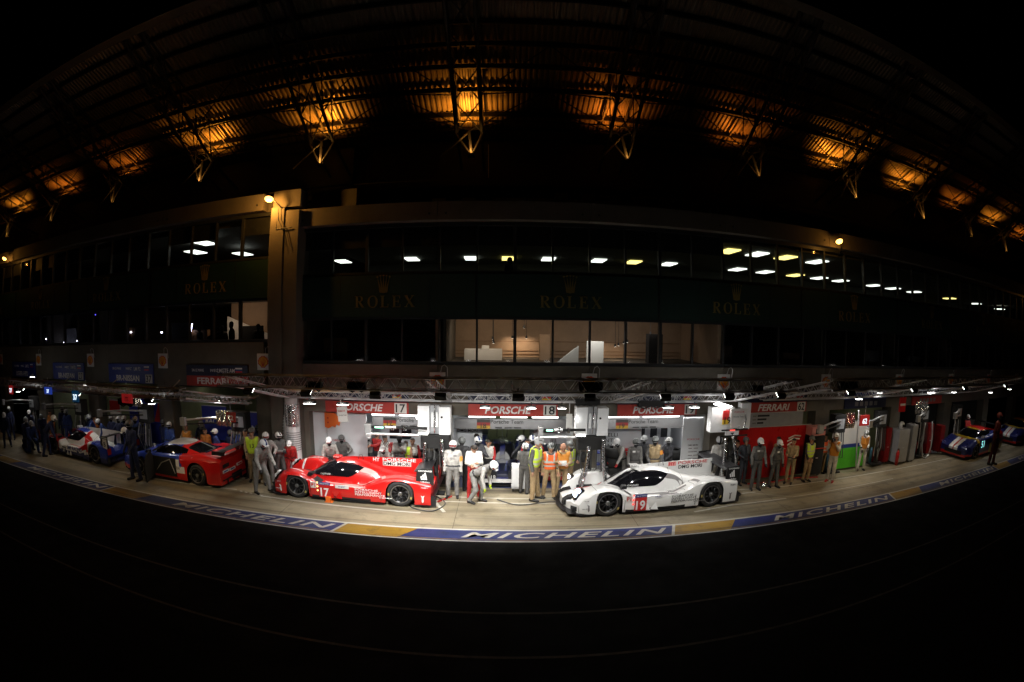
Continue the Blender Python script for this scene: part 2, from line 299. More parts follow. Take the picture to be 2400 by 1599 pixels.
# ceiling light panels of the upper offices
rows = [(16.39,[.513,.592,.677,.781],7.7,'near'), (21.2,[-.332,-.181,-.058,.018,.1,.205,.281,.361,.535,.613,.706,.786,.864,1.0,1.09,1.2,1.42,1.62,1.85],7.7,'far')]
pm = MB().box(-.28, -.52, -.02, .28, .52, .02).mesh('ceiling_light', 'panel_cool'); pw = MB().box(-.28, -.52, -.02, .28, .52, .02).mesh('ceiling_light', 'panel_warm')
for y, dl, z, rn in rows:
    for i, d in enumerate(dl):
        warm = (rn == 'near' and i in (0, 2)) or (rn == 'far' and i in (3, 6, 10, 16))
        o = link('ceiling_light', pw if warm else pm, None, (d*y, y, z))
        tag(o, '%s lit ceiling panel in the upper offices, %s from the left in the %s row' % ('yellowish' if warm else 'white', ORD[i], rn), 'ceiling light', 'ceiling panels of the upper offices')
P(MB().box(-6.4, 14.9, 7.74, 36, 23.5, 7.8), 'office_ceiling', 'office_dark')
P(MB().box(-6.4, 23.3, 5.4, 36, 23.4, 7.74), 'office_wall', 'office_dark')
for i, (x, y, z) in enumerate(((-11.2,16,8.1),(-12.5,17.2,8.0),(-11.4,19.5,8.1))):
    tag(MB().box(-.3, -.5, -.02, .3, .5, .02).obj('ceiling_light', 'panel_cool', None, (x,y,z)), 'white ceiling panel in the left upper office, %s from the pier' % ORD[i], 'ceiling light', 'ceiling panels of the left office')
for i, (x, y, z, m) in enumerate(((-22.4,16,4.6,'cool_spot'),(-21.2,16,4.65,'cool_spot'),(-20.6,16,4.4,'cool_spot'),(-19.4,16,4.45,'cool_spot'),(-19.3,16,4.25,'cool_spot'),(-17.9,16,5.6,'blue_led'),(-15.3,16,4.75,'cool_spot'),(-13.4,16,4.7,'cool_spot'),(-19.5,17,7.0,'warm_spot'),(-19.7,17,6.85,'warm_spot'),(-19.9,17,6.7,'warm_spot'),(-14.9,17,7.3,'warm_spot'))):
    tag(MB().lathe([(0,.03),(.035,.02),(.045,0),(.04,-.03),(0,-.035)], n=10).obj('downlight', m, None, (x,y,z), smooth=True), 'tiny %s downlight behind the far left glazing, %s in the series' % ('bluish' if m != 'warm_spot' else 'warm', ORD[i]), 'downlight', 'downlights behind the left glazing')
for i in range(6): tag(MB().lathe([(0,.02),(.03,0),(0,-.02)], n=8).obj('downlight', 'cool_spot', None, (-11.72-.012*i,16,4.98-.055*i)), 'bead of a short string of white lights, %s from the top' % ORD[i], 'downlight', 'short light string behind the glazing')
# ================================================================== ROLEX banners
def serif(b, ch, x, s, y):
    t, th, sf = .2*s, .075*s, .14*s     # thick, thin, serif
    q = lambda x0, z0, x1, z1: b.box(x+x0*s, y-.01, z0*s, x+x1*s, y, z1*s)
    def bar(x0, z0, x1, z1, w_): 
        dx, dz_ = (x1-x0)*s, (z1-z0)*s; L_ = math.hypot(dx, dz_); nx, nz = -dz_/L_*w_/2, dx/L_*w_/2
        b.prism([(x+x0*s+nx,z0*s+nz),(x+x1*s+nx,z1*s+nz),(x+x1*s-nx,z1*s-nz),(x+x0*s-nx,z0*s-nz)], 'y', y-.01, y)
    def ring(cx, cz, rx, rz, a0, a1, n=20):
        for i in range(n):
            A, B = a0+(a1-a0)*i/n, a0+(a1-a0)*(i+1)/n
            f = lambda a, k: (x+(cx+math.cos(a)*(rx-k*(.05+.13*abs(math.cos(a)))))*s, (cz+math.sin(a)*(rz-k*.07))*s)
            b.prism([f(A,0), f(B,0), f(B,1), f(A,1)], 'y', y-.01, y)
    if ch in 'RLE': q(.12,0,.3,1); q(.02,0,.4,.06); q(.02,.94,.4,1)
    if ch == 'R': ring(.4,.75,.36,.25,-math.pi/2,math.pi/2); q(.3,.93,.42,1); q(.3,.5,.42,.57); bar(.42,.5,.75,.03,.17*s); q(.66,0,.86,.06)
    if ch == 'O': ring(.45,.5,.45,.52,0,2*math.pi,28)
    if ch == 'L': q(.3,0,.72,.07); q(.66,.07,.72,.3)
    if ch == 'E': q(.3,0,.74,.07); q(.3,.93,.7,1); q(.3,.47,.58,.54); q(.68,.07,.74,.28); q(.64,.74,.7,.93); q(.52,.38,.58,.64)
    if ch == 'X': bar(.1,.97,.72,.03,.19*s); bar(.7,.97,.12,.03,.07*s); q(0,.94,.28,1); q(.56,.94,.84,1); q(0,0,.26,.06); q(.56,0,.86,.06)
def banner(x, dz, wd, label):
    t = thing('sponsor_banner', label, 'banner', (x,YF+.05,ZB0+dz), 0, 'green sponsor banners along the facade')
    MB().box(-wd/2+.01, -.03, .02, wd/2-.01, 0, ZB1-ZB0-.02).obj('banner_sheet', 'banner_green', t)
    for q in range(5): MB().box(-wd/2+.02+(wd-.06)*q/4,-.036,.03,-wd/2+.04+(wd-.06)*q/4,-.031,ZB1-ZB0-.03).obj('banner_seam', 'black', t)
    for ch, lx in zip('ROLEX', (-.92,-.5,-.1,.27,.66)): b = MB(); serif(b, ch, lx, .36, -.035); b.obj('letter', 'gold', t, (0,0,.3))
    b = MB()
    for i in range(5):
        a = (i-2)*.24; tx, tz = math.sin(a)*.42, .2+.36*math.cos(a); b.prism([(-.1+.05*i-.03,.12),(-.1+.05*i+.03,.12),(tx,tz)], 'y', -.045, -.035); b.lathe([(0,-.012),(.032,-.006),(.032,0)], 'y', (tx,-.035,tz), 10)
    b.prism([(-.14,.12),(.14,.12),(.12,.04),(0,.02),(-.12,.04)], 'y', -.045, -.035); b.obj('crown', 'gold', t, (0,0,.72))
for k in range(-1, 6): banner(2.12+5.64*k, 0, 5.64, 'dark green banner with gold crown and ROLEX, %s right of the concrete pier' % ORD[k+1])
for k in range(4): banner(-10.16-5.46*k, .69, 5.4, 'dark green banner with gold crown and ROLEX, %s left of the concrete pier' % ORD[k])
# ================================================================== shell boards on the lintel
def shell_board(x, z, label):
    t = thing('fuel_brand_board', label, 'sign', (x,YF-.02,z), 0, 'white boards with the red and yellow shell')
    MB().box(-.24,-.04,-.27,.24,0,.27).obj('board', 'sign_white', t, bevel=.008)
    def fan(r, n=14):
        p = [(-.07*r/.2, -r*.95), (-.1*r/.2, -r*.72)]
        for i in range(n+1):
            a = R(200-220*i/n); q = r*(1+.05*math.cos(i*math.pi)); p.append((math.cos(a)*q, math.sin(a)*q*.95))
        return p+[(.1*r/.2, -r*.72), (.07*r/.2, -r*.95)]
    MB().prism(fan(.2), 'y', -.052, -.041).obj('shell_rim', 'shell_red', t); MB().prism(fan(.165), 'y', -.060, -.053).obj('shell_face', 'shell_yellow', t)
    b = MB()
    for i in range(6):
        a = R(150-120*i/5); b.tube([(math.cos(a)*.02,-.062,-.14),(math.cos(a)*.15,-.062,math.sin(a)*.15-.01)], .007, 5)
    b.obj('shell_rib', 'shell_red', t)
    MB().tube([(.1,-.05,.27),(.14,-.1,.45),(.22,-.1,.5),(.3,-.08,.42),(.3,-.02,.1)], .012, 6).obj('cable_loop', 'alu', t)
for k in range(9): shell_board(-1.84+4.57*k, 3.13, 'white board with red-yellow shell, %s along the lintel right of the pier' % ORD[k])
for k in range(5): shell_board(-7.65-4.52*k, 3.66, 'white board with red-yellow shell, %s along the lintel left of the pier' % ORD[k])
# ================================================================== garage name boards
def name_board(x, z, wd, team, num, cl, m, label, ital=0, numw=.42):
    t = thing('garage_name_board', label, 'sign', (x,YF-.02,z), 0, 'name boards over the garage doors')
    MB().box(-wd/2,-.05,.36,wd/2,0,.74).obj('class_panel', 'sign_navy' if m == 'sign_red' else 'sign_blue', t); MB().box(-wd/2,-.05,0,wd/2,0,.355).obj('name_panel', m, t)
    if not team:
        for i in range(5): MB().box(-.7+.3*i,-.055,.1,-.5+.3*i,-.051,.26).obj('faint_mark', 'decal_grey', t)
        return
    text(team, .23, 'decal_white', t, (-.15,-.054,.18), fit=wd*.52, shear=ital, bold=.035)
    if num:
        MB().box(wd/2-.44,-.062,.02,wd/2-.06,-.051,.34).obj('number_plate', 'sign_white', t); text(num, .26, 'decal_black', t, (wd/2-.25,-.065,.18), fit=.3, bold=.02)
    text('24h LE MANS', .1, 'decal_white', t, (-wd*.3,-.054,.55), fit=.55); text('WEC', .1, 'decal_white', t, (-.05,-.054,.55), sx=1.2, shear=.3); text(cl, .14, 'decal_white', t, (.45,-.054,.55), sx=.8, bold=.01)
    for i, c in enumerate(('decal_black','decal_red','decal_yellow') if m == 'sign_red' and team == 'PORSCHE' else ('decal_white','decal_blue','decal_red')): MB().box(wd/2-.5,-.056,.6-.055*i,wd/2-.22,-.051,.65-.055*i).obj('flag_stripe', c, t)
for x, nn in ((-4.08,'17'),(.44,'18'),(5.0,'19')): name_board(x, OPEN+.01, 2.7, 'PORSCHE', nn, 'LM P1', 'sign_red', {'17':'red garage board over the red car, PORSCHE with 17','18':'red garage board in the middle, half hidden number, PORSCHE','19':'red garage board over the white car, PORSCHE with 19'}[nn], .22)
name_board(9.6, OPEN+.01, 2.7, 'FERRARI', '62', 'LMGTE AM', 'sign_red', 'red garage board reading FERRARI right of the white Porsche garages', .22)
name_board(14.3, OPEN+.01, 2.6, '', '', '', 'sign_navy', 'dark grey garage board above the green and cream panels')
name_board(18.9, OPEN+.01, 2.6, '', '', '', 'sign_red', 'dim red garage board above the car numbered 51', .2)
name_board(-9.62, 2.8, 2.7, 'FERRARI', '', 'LMGTE AM', 'sign_red', 'dim red garage board reading FERRARI left of the concrete pier')
name_board(-14.05, 2.8, 2.7, 'BR-NISSAN', '37', 'LM P2', 'sign_blue', 'blue garage board reading BR-NISSAN with white 37 plate'); name_board(-18.5, 2.8, 2.6, 'BR-NISSAN', '27', 'LM P2', 'sign_blue', 'dimmer blue BR-NISSAN board, second from the pier, number cut'); name_board(-22.9, 2.8, 2.6, 'LIGIER-HPD', '', 'LM P2', 'sign_blue', 'pale lit blue garage board at the far left')
# ================================================================== grandstand and roof above
gs = thing('grandstand', 'dark stepped grandstand terrace on top of the pit building', 'grandstand', (0,15,8.5))
for i in range(9): MB().box(-52, 15.2+i*.9, 8.4, 60, 16.1+i*.9, 8.62+i*.36).obj('terrace_step', 'stand_dark', gs, (0,-15,-8.5))
sm = MB().box(-.22,-.2,0,.22,.2,.06).box(-.22,.16,.06,.22,.2,.42).mesh('seat', 'matte_black')
for r_ in range(2):
    for k in range(60): link('seat', sm, gs, (-26+k*1.0+.3*(r_ % 2), .7+r_*.9*2, .12+(.36*2*r_)))
MB().tube([(-30,.05,.95),(60,.05,.95)], .025, 6).obj('guard_rail', 'steel_dark', gs); MB().tube([(-4.3,1.2,1.3),(-3.5,1.5,2.35)], .02, 6).obj('hand_rail', 'alu', gs); MB().tube([(-.35,.4,1.1),(-.35,.4,2.3)], .015, 6).obj('flag_pole', 'alu', gs)
RS = .3
def rz_(y): return 14.4+RS*(24-y)
rf = thing('grandstand_roof', 'huge dark steel roof of corrugated sheets over the grandstand', 'roof', (0,24,14.4))
TP = 6.86
tx = [-1.32+TP*k for k in range(-8, 9)]
def corr(x0, x1, y0, y1):
    b = MB(); n = int((x1-x0)/.24); vs = []; fs = []
    for j, y in enumerate((y0, y1)):
        for i in range(n+1):
            for d, hh in ((0,0),(.05,.07),(.12,.07),(.17,0)): vs.append((x0+(x1-x0)*i/n+d*.95, y, rz_(y)+hh))
    q = 4*(n+1)
    for i in range(q-1): fs.append((i, i+1, q+i+1, q+i))
    b.add(vs, fs); return b
for i in range(len(tx)-1):
    for y0, y1 in ((24.2,20.2),(20.2,16.2),(16.2,12.9)): corr(tx[i], tx[i+1], y0, y1).obj('roof_sheet', 'roof_sheet', rf, (0,-24,-14.4), recalc=False)
    MB().box(tx[i]+.01, 12.3, rz_(12.9)-.35, tx[i+1]-.01, 12.9, rz_(12.9)+.5).obj('edge_fascia', 'concrete', rf, (0,-24,-14.4))
    corr_w = MB(); n = 40
    corr_w.add([(tx[i]+(tx[i+1]-tx[i])*k/n, 24.2+(.05 if k % 2 else 0), z) for z in (11.9, 14.45) for k in range(n+1)], [(k, k+1, n+2+k, n+1+k) for k in range(n)]).obj('wall_sheet', 'stand_dark', rf, (0,-24,-14.4), recalc=False)
for y in (23.0,21.8,20.07,18.6,17.3,16.1,14.9,13.7):
    d = .12 if y > 22.5 else .24
    MB().box(tx[0], y-.05, rz_(y)-d-.04, tx[-1], y+.05, rz_(y)-.045).obj('purlin', 'steel_dark', rf, (0,-24,-14.4))
MB().tube([(tx[0],21.3,rz_(21.3)-.9),(tx[-1],21.3,rz_(21.3)-.9)], .045, 6).obj('tie_rail', 'steel_dark', rf, (0,-24,-14.4))
YS, ZT, ZBOT = 20.3, 13.55, 12.2
b = MB()
for s in (-.55, .55):
    b.tube([(s,20.6,13.45),(s,12.95,rz_(12.95)-.3)], .085, 6); b.tube([(s,24,rz_(24)-.25),(s,12.95,rz_(12.95)-.16)], .06, 6); b.tube([(s,20.6,13.45),(s,24,12.5)], .07, 6)
chord = b.mesh('truss', 'steel_dark')
br = []
ys = [20.6,19.0,17.4,15.8,14.2]
for i in range(4):
    def zl(y): return 13.45+(rz_(12.95)-.3-13.45)*(20.6-y)/(20.6-12.95)
    br.append([(-.55,ys[i],zl(ys[i])),(.55,ys[i+1],zl(ys[i+1]))]); br.append([(.55,ys[i],zl(ys[i])),(-.55,ys[i+1],zl(ys[i+1]))])
    for s in (-.55,.55): br.append([(s,ys[i],zl(ys[i])),(s,ys[i]-.8,rz_(ys[i]-.8)-.2)]); br.append([(s,ys[i+1],zl(ys[i+1])),(s,ys[i]-.8,rz_(ys[i]-.8)-.2)])
for s in (-1, 1): br.append([(0,20.6,13.5),(s*3.4,20.07,rz_(20.07)-.25)]); br.append([(0,20.6,13.5),(s*2.2,21.8,rz_(21.8)-.25)]); br.append([(s*.55,18.6,14.4),(s*3.4,20.07,rz_(20.07)-.25)]); br.append([(s*.55,18.6,14.4),(s*3.4,17.3,rz_(17.3)-.25)])
brm = [MB().tube(p, .032, 5).mesh('brace', 'steel_dark') for p in br]
stm = [MB().tube(p, r_, 8).mesh('strut', 'steel_strut') for p, r_ in (([(0,20.55,13.45),(.12,20.3,ZBOT)], .075), ([(-.6,20.6,13.4),(.1,20.3,ZBOT)], .045), ([(.6,20.6,13.4),(.14,20.3,ZBOT)], .045), ([(0,20.6,13.45),(-1.2,20.2,12.1)], .04))] if mat('steel_strut', (.22,.2,.17), .5, metal=.3) else []
LEV = {-5:.8,-4:.45,-3:.28,-2:1.2,-1:1.6,0:1.5,1:.6,2:.36,3:1.4,4:1.15,5:.35,6:.8,7:.4,-6:.6}
for i, x in enumerate(tx):
    o = link('truss', chord, rf, (x,-24,-14.4))
    for m_ in brm: link('brace', m_, o)
    for m_ in stm: link('strut', m_, o)
    k = round((x+1.32)/TP)
    if k in LEV:
        t = thing('roof_flood_lamp', 'sodium flood lamp glowing orange under the roof sheets, %s from the left' % ORD[k+6], 'flood lamp', (x+.12,20.42,12.2), 0, 'sodium flood lamps under the roof')
        MB().box(-.15,-.1,-.06,.15,.1,.05).obj('housing', 'steel_dark', t); MB().tube([(0,0,-.05),(0,-.12,-.02)], .02, 6).obj('bracket', 'steel_dark', t)
        MB().add([(-.13,-.08,.055),(.13,-.08,.055),(.13,.08,.055),(-.13,.08,.055)], [(0,1,2,3)]).obj('lens', 'sodium', t)
        light('lamp', 'SPOT', t, (-.3,1.25,1.4), 900*LEV[k], (1,.32,.025) if LEV[k] > .7 else (1,.25,.02), .3, aim=(-.3,1.1,2.9), angle=122, blend=1)  # extra spot added close under the sheet to shape the orange glow pool
        MB().box(-.16,-.1,-.05,.16,.1,.05).obj('added_housing', 'steel_dark', t, (-.3,1.25,1.32)); MB().tube([(-.3,1.25,1.3),(-.12,.2,1.25)], .02, 6).obj('added_bracket', 'steel_dark', t)  # housing and bracket made up to carry the extra spot
        light('lamp_spill', 'SPOT', t, (.0,-.3,.0), 55*LEV[k], (1,.45,.09), .1, aim=(-.05,.15,1.2), angle=70, blend=1)
b = MB().lathe([(0,.2),(.04,.2),(.05,.08),(.17,.0),(.17,-.04),(0,-.04)], n=14)
for i, x in enumerate((-2.4,)): tag(b.obj('hanging_lamp', 'black', None, (x,21.3,rz_(21.3)-1.15)), 'small unlit bell lamp hanging under the bright centre of the roof', 'lamp')
# ================================================================== facade sodium lamps
def facade_lamp(x, y, z, pw, label):
    t = thing('facade_lamp', label, 'lamp', (x,y,z), 0, 'oval sodium lamps on the facade')
    MB().lathe([(0,.11),(.1,.1),(.17,.05),(.19,0),(.19,-.015)], n=20).obj('lamp_hood', 'steel_dark', t, smooth=True).scale = (1.1,1,1)
    b = MB().lathe([(.185,-.01),(.16,-.07),(.09,-.11),(0,-.12)], n=20); b.obj('lamp_bowl', 'sodium', t, smooth=True).scale = (1.1,1,1)
    MB().tube([(.1,.1,.05),(.3,.3,-.08),(.5,.9,-.12)], .03, 8).obj('bracket_arm', 'steel_dark', t)
    for c in t.children: c.rotation_euler.x = R(-28)
    for c in t.children: c.scale = (.82,.75,.75)
    light('lamp', 'POINT', t, (0,-.05,-.22), pw, (1,.43,.07), .12)
facade_lamp(-7.14, 13.7, 8.85, 125, 'bright oval sodium lamp beside the top of the concrete pier'); facade_lamp(12.05, 13.9, 8.14, 16, 'bright oval sodium lamp over the right hand offices'); facade_lamp(-24.3, 13.9, 8.8, 22, 'oval sodium lamp at the far left end of the facade'); facade_lamp(34.5, 13.9, 8.1, 14, 'oval sodium lamp at the far right end of the facade')
# ================================================================== pit gantries
def lerp(a, b, t): return tuple(a[i]+(b[i]-a[i])*t for i in range(3))
def truss(parent, A, B, hgt, dep, cell=.36):
    """box truss from A to B: four chords, lattice cells; A and B are the lower centre line ends"""
    A, B = Vector(A), Vector(B); d = (B-A); L_ = d.length; d.normalize(); up = Vector((0,0,1)); side = d.cross(up).normalized(); up = side.cross(d).normalized()
    M_ = Matrix((d, side, up)).transposed().to_4x4(); M_.translation = A
    o = MB().tube([(0,-dep/2,0),(L_,-dep/2,0)], .021, 7).tube([(0,dep/2,0),(L_,dep/2,0)], .021, 7).tube([(0,-dep/2,hgt),(L_,-dep/2,hgt)], .018, 7).tube([(0,dep/2,hgt),(L_,dep/2,hgt)], .018, 7).obj('box_truss', 'alu', parent)
    o.matrix_local = M_
    n = max(2, round(L_/cell)); c = L_/n
    key = 'lattice_%.3f_%.3f_%.3f' % (c, hgt, dep)
    me = bpy.data.meshes.get(key)
    if not me:
        b = MB()
        for s in (-dep/2, dep/2): b.tube([(0,s,0),(c/2,s,hgt)], .0075, 5, cap=False).tube([(c/2,s,hgt),(c,s,0)], .0075, 5, cap=False)
        for z in (0, hgt): b.tube([(0,-dep/2,z),(c/2,dep/2,z)], .0065, 5, cap=False).tube([(c/2,dep/2,z),(c,-dep/2,z)], .0065, 5, cap=False)
        me = b.mesh(key, 'alu', smooth=True)
    for i in range(n): link('lattice_cell', me, o, (c*i,0,0))
    return o
LED = (1,.97,.92)
def flood(x, y, z, label, pw=0, tilt=0, sx=1, spread=150, grp='flood lamps under the gantries', c=LED, big=1):
    t = thing('gantry_lamp', label, 'flood lamp', (x,y,z), 0, grp)
    a = MB().box(-.17*sx,-.08,0,.17*sx,.08,.07).obj('housing', 'steel_dark', t, bevel=.015); e = MB().box(-.155*sx,-.07,-.012,.155*sx,.07,.001).obj('lens', 'led_white', t)
    MB().tube([(0,0,.06),(0,0,.16)], .018, 6).obj('clamp', 'steel_dark', t)
    a.rotation_euler.x = e.rotation_euler.x = tilt
    if tilt > .3: hd = MB().box(-.175*sx,-.10,-.055,.175*sx,-.088,.06).obj('front_hood', 'steel_dark', t); hd.rotation_euler.x = tilt
    if pw:
        l = light('lamp', 'AREA', t, (0,0,-.03), pw, c, .34*sx, .16, spread=spread); l.rotation_euler = (tilt,0,0)
    if pw and big == 2: light('added_fill', 'POINT', t, (0,-.14,.02), pw*.34, c, .1)  # point light added to lift the truss and facade round the lamp
    if big == 3: light('added_fill', 'POINT', t, (0,-.3,.15), pw*.75, c, .15)  # point light added beside the lamp to brighten the left boards
    return t
YA, ZA, YR, ZR = 10.0, 3.47, 13.6, 2.69
def gantry(x0, x1, crosses, label, YA=YA, ZA=ZA, YR=YR, ZR=ZR):
    g = thing('pit_gantry', label, 'gantry', ((x0+x1)/2,13.6,2.69), 0, 'lattice gantries over the pit boxes'); off = Vector((-(x0+x1)/2,-13.6,-2.69))
    tr = lambda A, B, h_, d_: truss(g, Vector(A)+off, Vector(B)+off, h_, d_)
    tr((x0,YA,ZA), (x1,YA,ZA), .26, .26); tr((x0,YR,ZR), (x1,YR,ZR), .19, .24)
    for x in crosses: tr((x,YA+.16,ZA), (x,YR-.14,ZR), .19, .22)
    for x in [x0+.2+(x1-x0-.4)*i/4 for i in range(5)]: MB().tube([(x,YR,ZR+.1),(x,14.61,ZR+.1)], .035, 6).tube([(x,YR,ZR+.1),(x,14.61,ZR+.55)], .02, 6).obj('wall_bracket', 'alu', g, tuple(off))
    return g
gantry(-6.5, 7.25, (-6.35,-1.43,3.2,7.1), 'aluminium lattice gantry over the red and white prototypes')
gantry(-22, -7.7, (-7.85,-12.6,-17.3), 'aluminium lattice gantry over the blue crew at left', ZA=3.08, ZR=2.42); gantry(8.3, 22, (8.45,13,17.5,21.8), 'aluminium lattice gantry over the right hand garages')
# working lamps: front rail floods face the boxes, rear rail floods hang below
FR = [(-5.7,9),(-4.2,24),(-2.6,76),(-1.2,80),(.4,40),(1.9,22),(3.6,21),(5.2,14),(6.7,7)]
for i, (x, p) in enumerate(FR): flood(x, YA+.05, ZA-.1, 'shaded work flood clipped to the front gantry rail, %s from the left' % ORD[i], p, R(38), .7, 100, 'shaded floods on the front rail')
RRL = [(-5.5,15,1.1),(-4.45,14,1.0),(-.38,15,.8),(.9,15,.8),(1.75,8,.7),(4.9,11,.9),(5.75,12,.9)]
for i, (x, p, s) in enumerate(RRL): flood(x, YR-.25, ZR-.14, 'bright white flood under the rear rail of the middle gantry, %s from the left' % ORD[i], p, R(-4), s, 112, big=2)
for i, (x, y, z, p) in enumerate(((12.35,13.0,2.72,34),(13.9,13.3,2.85,30),(17.3,13.2,2.8,30),(19.6,13.3,2.75,14),(22.5,12.6,2.75,24),(25.5,12.8,2.8,16))): flood(x, y, z, 'white flood above the right hand garages, %s from the left' % ORD[i], p*.28, R(0), .8, 120, big=2)
for i, (x, y, z, p) in enumerate(((-8.9,13.35,2.5,20),(-11.8,13.3,2.28,10),(-15.3,13.0,2.86,15),(-19.9,13.2,3.02,14),(-21.5,13.2,2.3,8))): flood(x, y, z, 'white flood above the left hand crews, %s from the pier' % ORD[i], p*.36, R(0), .7, 120, big=3)
for i, (x, y, z) in enumerate(((9.4,10.3,3.36),(12.5,10.3,3.36),(16,10.3,3.36),(20,10.3,3.36))): flood(x, y, z, 'hooded flood on the right gantry front rail, %s from its left end' % ORD[i], (11,10,8,5)[i], R(38), .8, 100, 'shaded floods on the front rail', (1,.74,.42))
for i, (x, y, z) in enumerate(((-9.2,10.3,2.98),(-12.6,10.3,2.98),(-16.4,10.3,2.98))): flood(x, y, z, 'hooded flood on the left gantry front rail, %s from its right end' % ORD[i], (9,4.5,2.5)[i], R(38), .8, 100, 'shaded floods on the front rail', (1,.74,.42))
# cable bundles and black control boxes on the rails
for i, (x, y, z, w_) in enumerate(((-3.0,YA,ZA+.05,.4),(1.9,YA,ZA+.1,.5),(2.5,YR-.1,ZR,.7),(4.4,YR-.12,ZR-.06,.8),(-9.9,YA,2.9,.6),(9.0,YA,ZA+.1,.7),(-4.0,YA+.1,ZA+.02,.3),(6.0,YA+.1,ZA+.02,.3))):
    o = MB().box(-w_/2,-.08,-.06,w_/2,.08,.1).tube([(-w_/2,.0,-.06),(-w_/4,0,-.12),(0,0,-.05),(w_/4,0,-.11),(w_/2,0,-.04)], .02, 6).obj('control_box', 'matte_black', None, (x,y,z), bevel=0)
    tag(o, 'black cabled control box strapped to a gantry rail, %s in the series' % ORD[i], 'control box', 'control boxes on the gantry rails')
# ================================================================== garages
def lining(x0, x1, label, wm, fm, dep=5.2, lamp=0, top=2.9, lc=(1,.98,.95)):
    g = thing('garage_lining', label, 'garage', ((x0+x1)/2,15,ZG), 0, 'fitted out garages'); a, b_ = x0-(x0+x1)/2, x1-(x0+x1)/2
    sheet('garage_floor', a, b_, [(-.4,0),(dep,0)], fm, .006, g)
    MB().box(a,.1,0,a+.06,dep,top).obj('side_wall', wm, g); MB().box(b_-.06,.1,0,b_,dep,top).obj('side_wall', wm, g); MB().box(a+.06,dep,0,b_-.06,dep+.06,top).obj('back_wall', wm, g); MB().box(a,.1,top,b_,dep,top+.06).obj('garage_ceiling', 'panel_grey' if wm == 'panel_white' else 'matte_black', g)
    if lamp: light('ceiling_lamp', 'AREA', g, (0,1.6,top-.1), lamp, lc, 3.2, .5)
    return g
def tubes(x0, x1, y, z, label, n=2, pw=26):
    t = thing('tube_light', label, 'tube light', ((x0+x1)/2,y,z), 0, 'tube lights over the garage doors'); L_ = (x1-x0)/n
    for i in range(n):
        a = -(x1-x0)/2+i*L_; MB().box(a+.06,-.05,0,a+L_-.06,.05,.045).obj('fixture', 'white_paint', t); MB().lathe([(.022,a+.08),(.022,a+L_-.08)], 'x', (0,0,-.02), 8).obj('tube', 'tube_white', t)
    MB().tube([(-.1,0,.05),(-.02,0,.12),(.08,0,.07),(.03,0,.0)], .014, 6).obj('cable', 'black', t)
    light('lamp', 'AREA', t, (0,-.02,-.06), pw, (1,.98,.94), (x1-x0), .08)
    return t
g17 = lining(-6.05, -2.2, 'white panelled garage behind the red prototype', 'panel_white', 'floor_blue', lamp=26)
g18 = lining(-1.48, 2.37, 'deep white garage with blue floor holding the blue prototype', 'panel_white', 'floor_blue', 7.5, lamp=14)
g19 = lining(3.09, 6.94, 'white panelled garage behind the white prototype', 'panel_white', 'floor_blue', lamp=28)
tubes(-4.1, -2.3, 15.0, 2.0, 'white tube lights over the garage of the red car', 2, 10); tubes(-1.0, 1.95, 15.0, 2.0, 'row of white tube lights over the middle garage', 3, 11); tubes(3.15, 6.0, 15.0, 2.0, 'white tube lights over the garage of the white car', 2, 11); tubes(6.05, 6.8, 15.0, 2.0, 'short white tube light at the right corner of the white garage', 1, 4)
mat('header_grey', (.15,.15,.155), .6, noise=.1); mat('flag_red', (.14,.008,.006), .5); mat('flag_gold', (.26,.16,.015), .5)
def header(xc, wd, num, label, drivers):
    t = thing('team_header', label, 'sign', (xc,15.25,1.54), 0, 'grey team headers in the garages')
    MB().box(-wd/2,0,0,wd/2,.05,.32).obj('panel', 'header_grey', t)
    for i, c in enumerate(('decal_black','flag_red','flag_gold')): MB().box(-wd*.3,-.012,.21-.1*i,-wd*.3+.42,-.001,.31-.1*i).obj('flag_band', c, t)
    text(num, .16, 'decal_black', t, (-wd*.3+.21,-.014,.1), bold=.02); text('Porsche Team', .13, 'decal_black', t, (-wd*.3+.95,-.004,.24), bold=.012)
    for i in range(3): MB().box(-wd*.3+.58+.3*i,-.012,.03,-wd*.3+.8+.3*i,-.002,.065).obj('name_mark', 'decal_black', t)
header(-3.15, 1.85, '17', 'grey header reading Porsche Team behind the boom of the red car', 'T.Bernhard M.Webber B.Hartley'); header(.4, 3.6, '18', 'grey header reading Porsche Team above the blue prototype', 'R.Dumas N.Jani M.Lieb'); header(4.7, 3.0, '19', 'grey header reading Porsche Team above the tyre racks', 'E.Bamber N.Hulkenberg N.Tandy')
# front partition of the left white garage with sponsor column and orange cover
t = thing('partition_wall', 'white partition with sponsor column at the mouth of the red car garage', 'partition', (-5.2,14.95,ZG))
MB().box(-.95,0,0,-.38,.05,2.28).obj('panel', 'panel_white', t); MB().box(-.37,.004,0,1.0,.05,2.28).obj('panel', 'panel_white', t); MB().box(-.385,.01,0,-.365,.06,2.28).obj('joint', 'black', t); MB().box(-.93,-.012,1.78,-.85,-.001,1.86).obj('socket', 'black', t)
text('PORSCHE', .07, 'decal_red', t, (.0,-.002,1.3), sx=1.3); text('DMG MORI', .07, 'decal_black', t, (.02,-.002,1.05), bold=.02)
for i in range(10): MB().box(-.16+.2*(i % 2),-.01,.92-.12*(i//2),-.03+.2*(i % 2),-.001,.945-.12*(i//2)).obj('sponsor_mark', 'decal_grey', t)
b = MB().prism([(-.42,2.22),(-.05,2.22),(.02,2.12),(.1,2.16),(.14,2.02),(.08,1.8),(-.02,1.84),(-.06,1.74),(-.16,1.78),(-.3,1.7),(-.42,1.74)], 'y', -.05, -.005); b.obj('orange_cover', 'decal_orange', t)
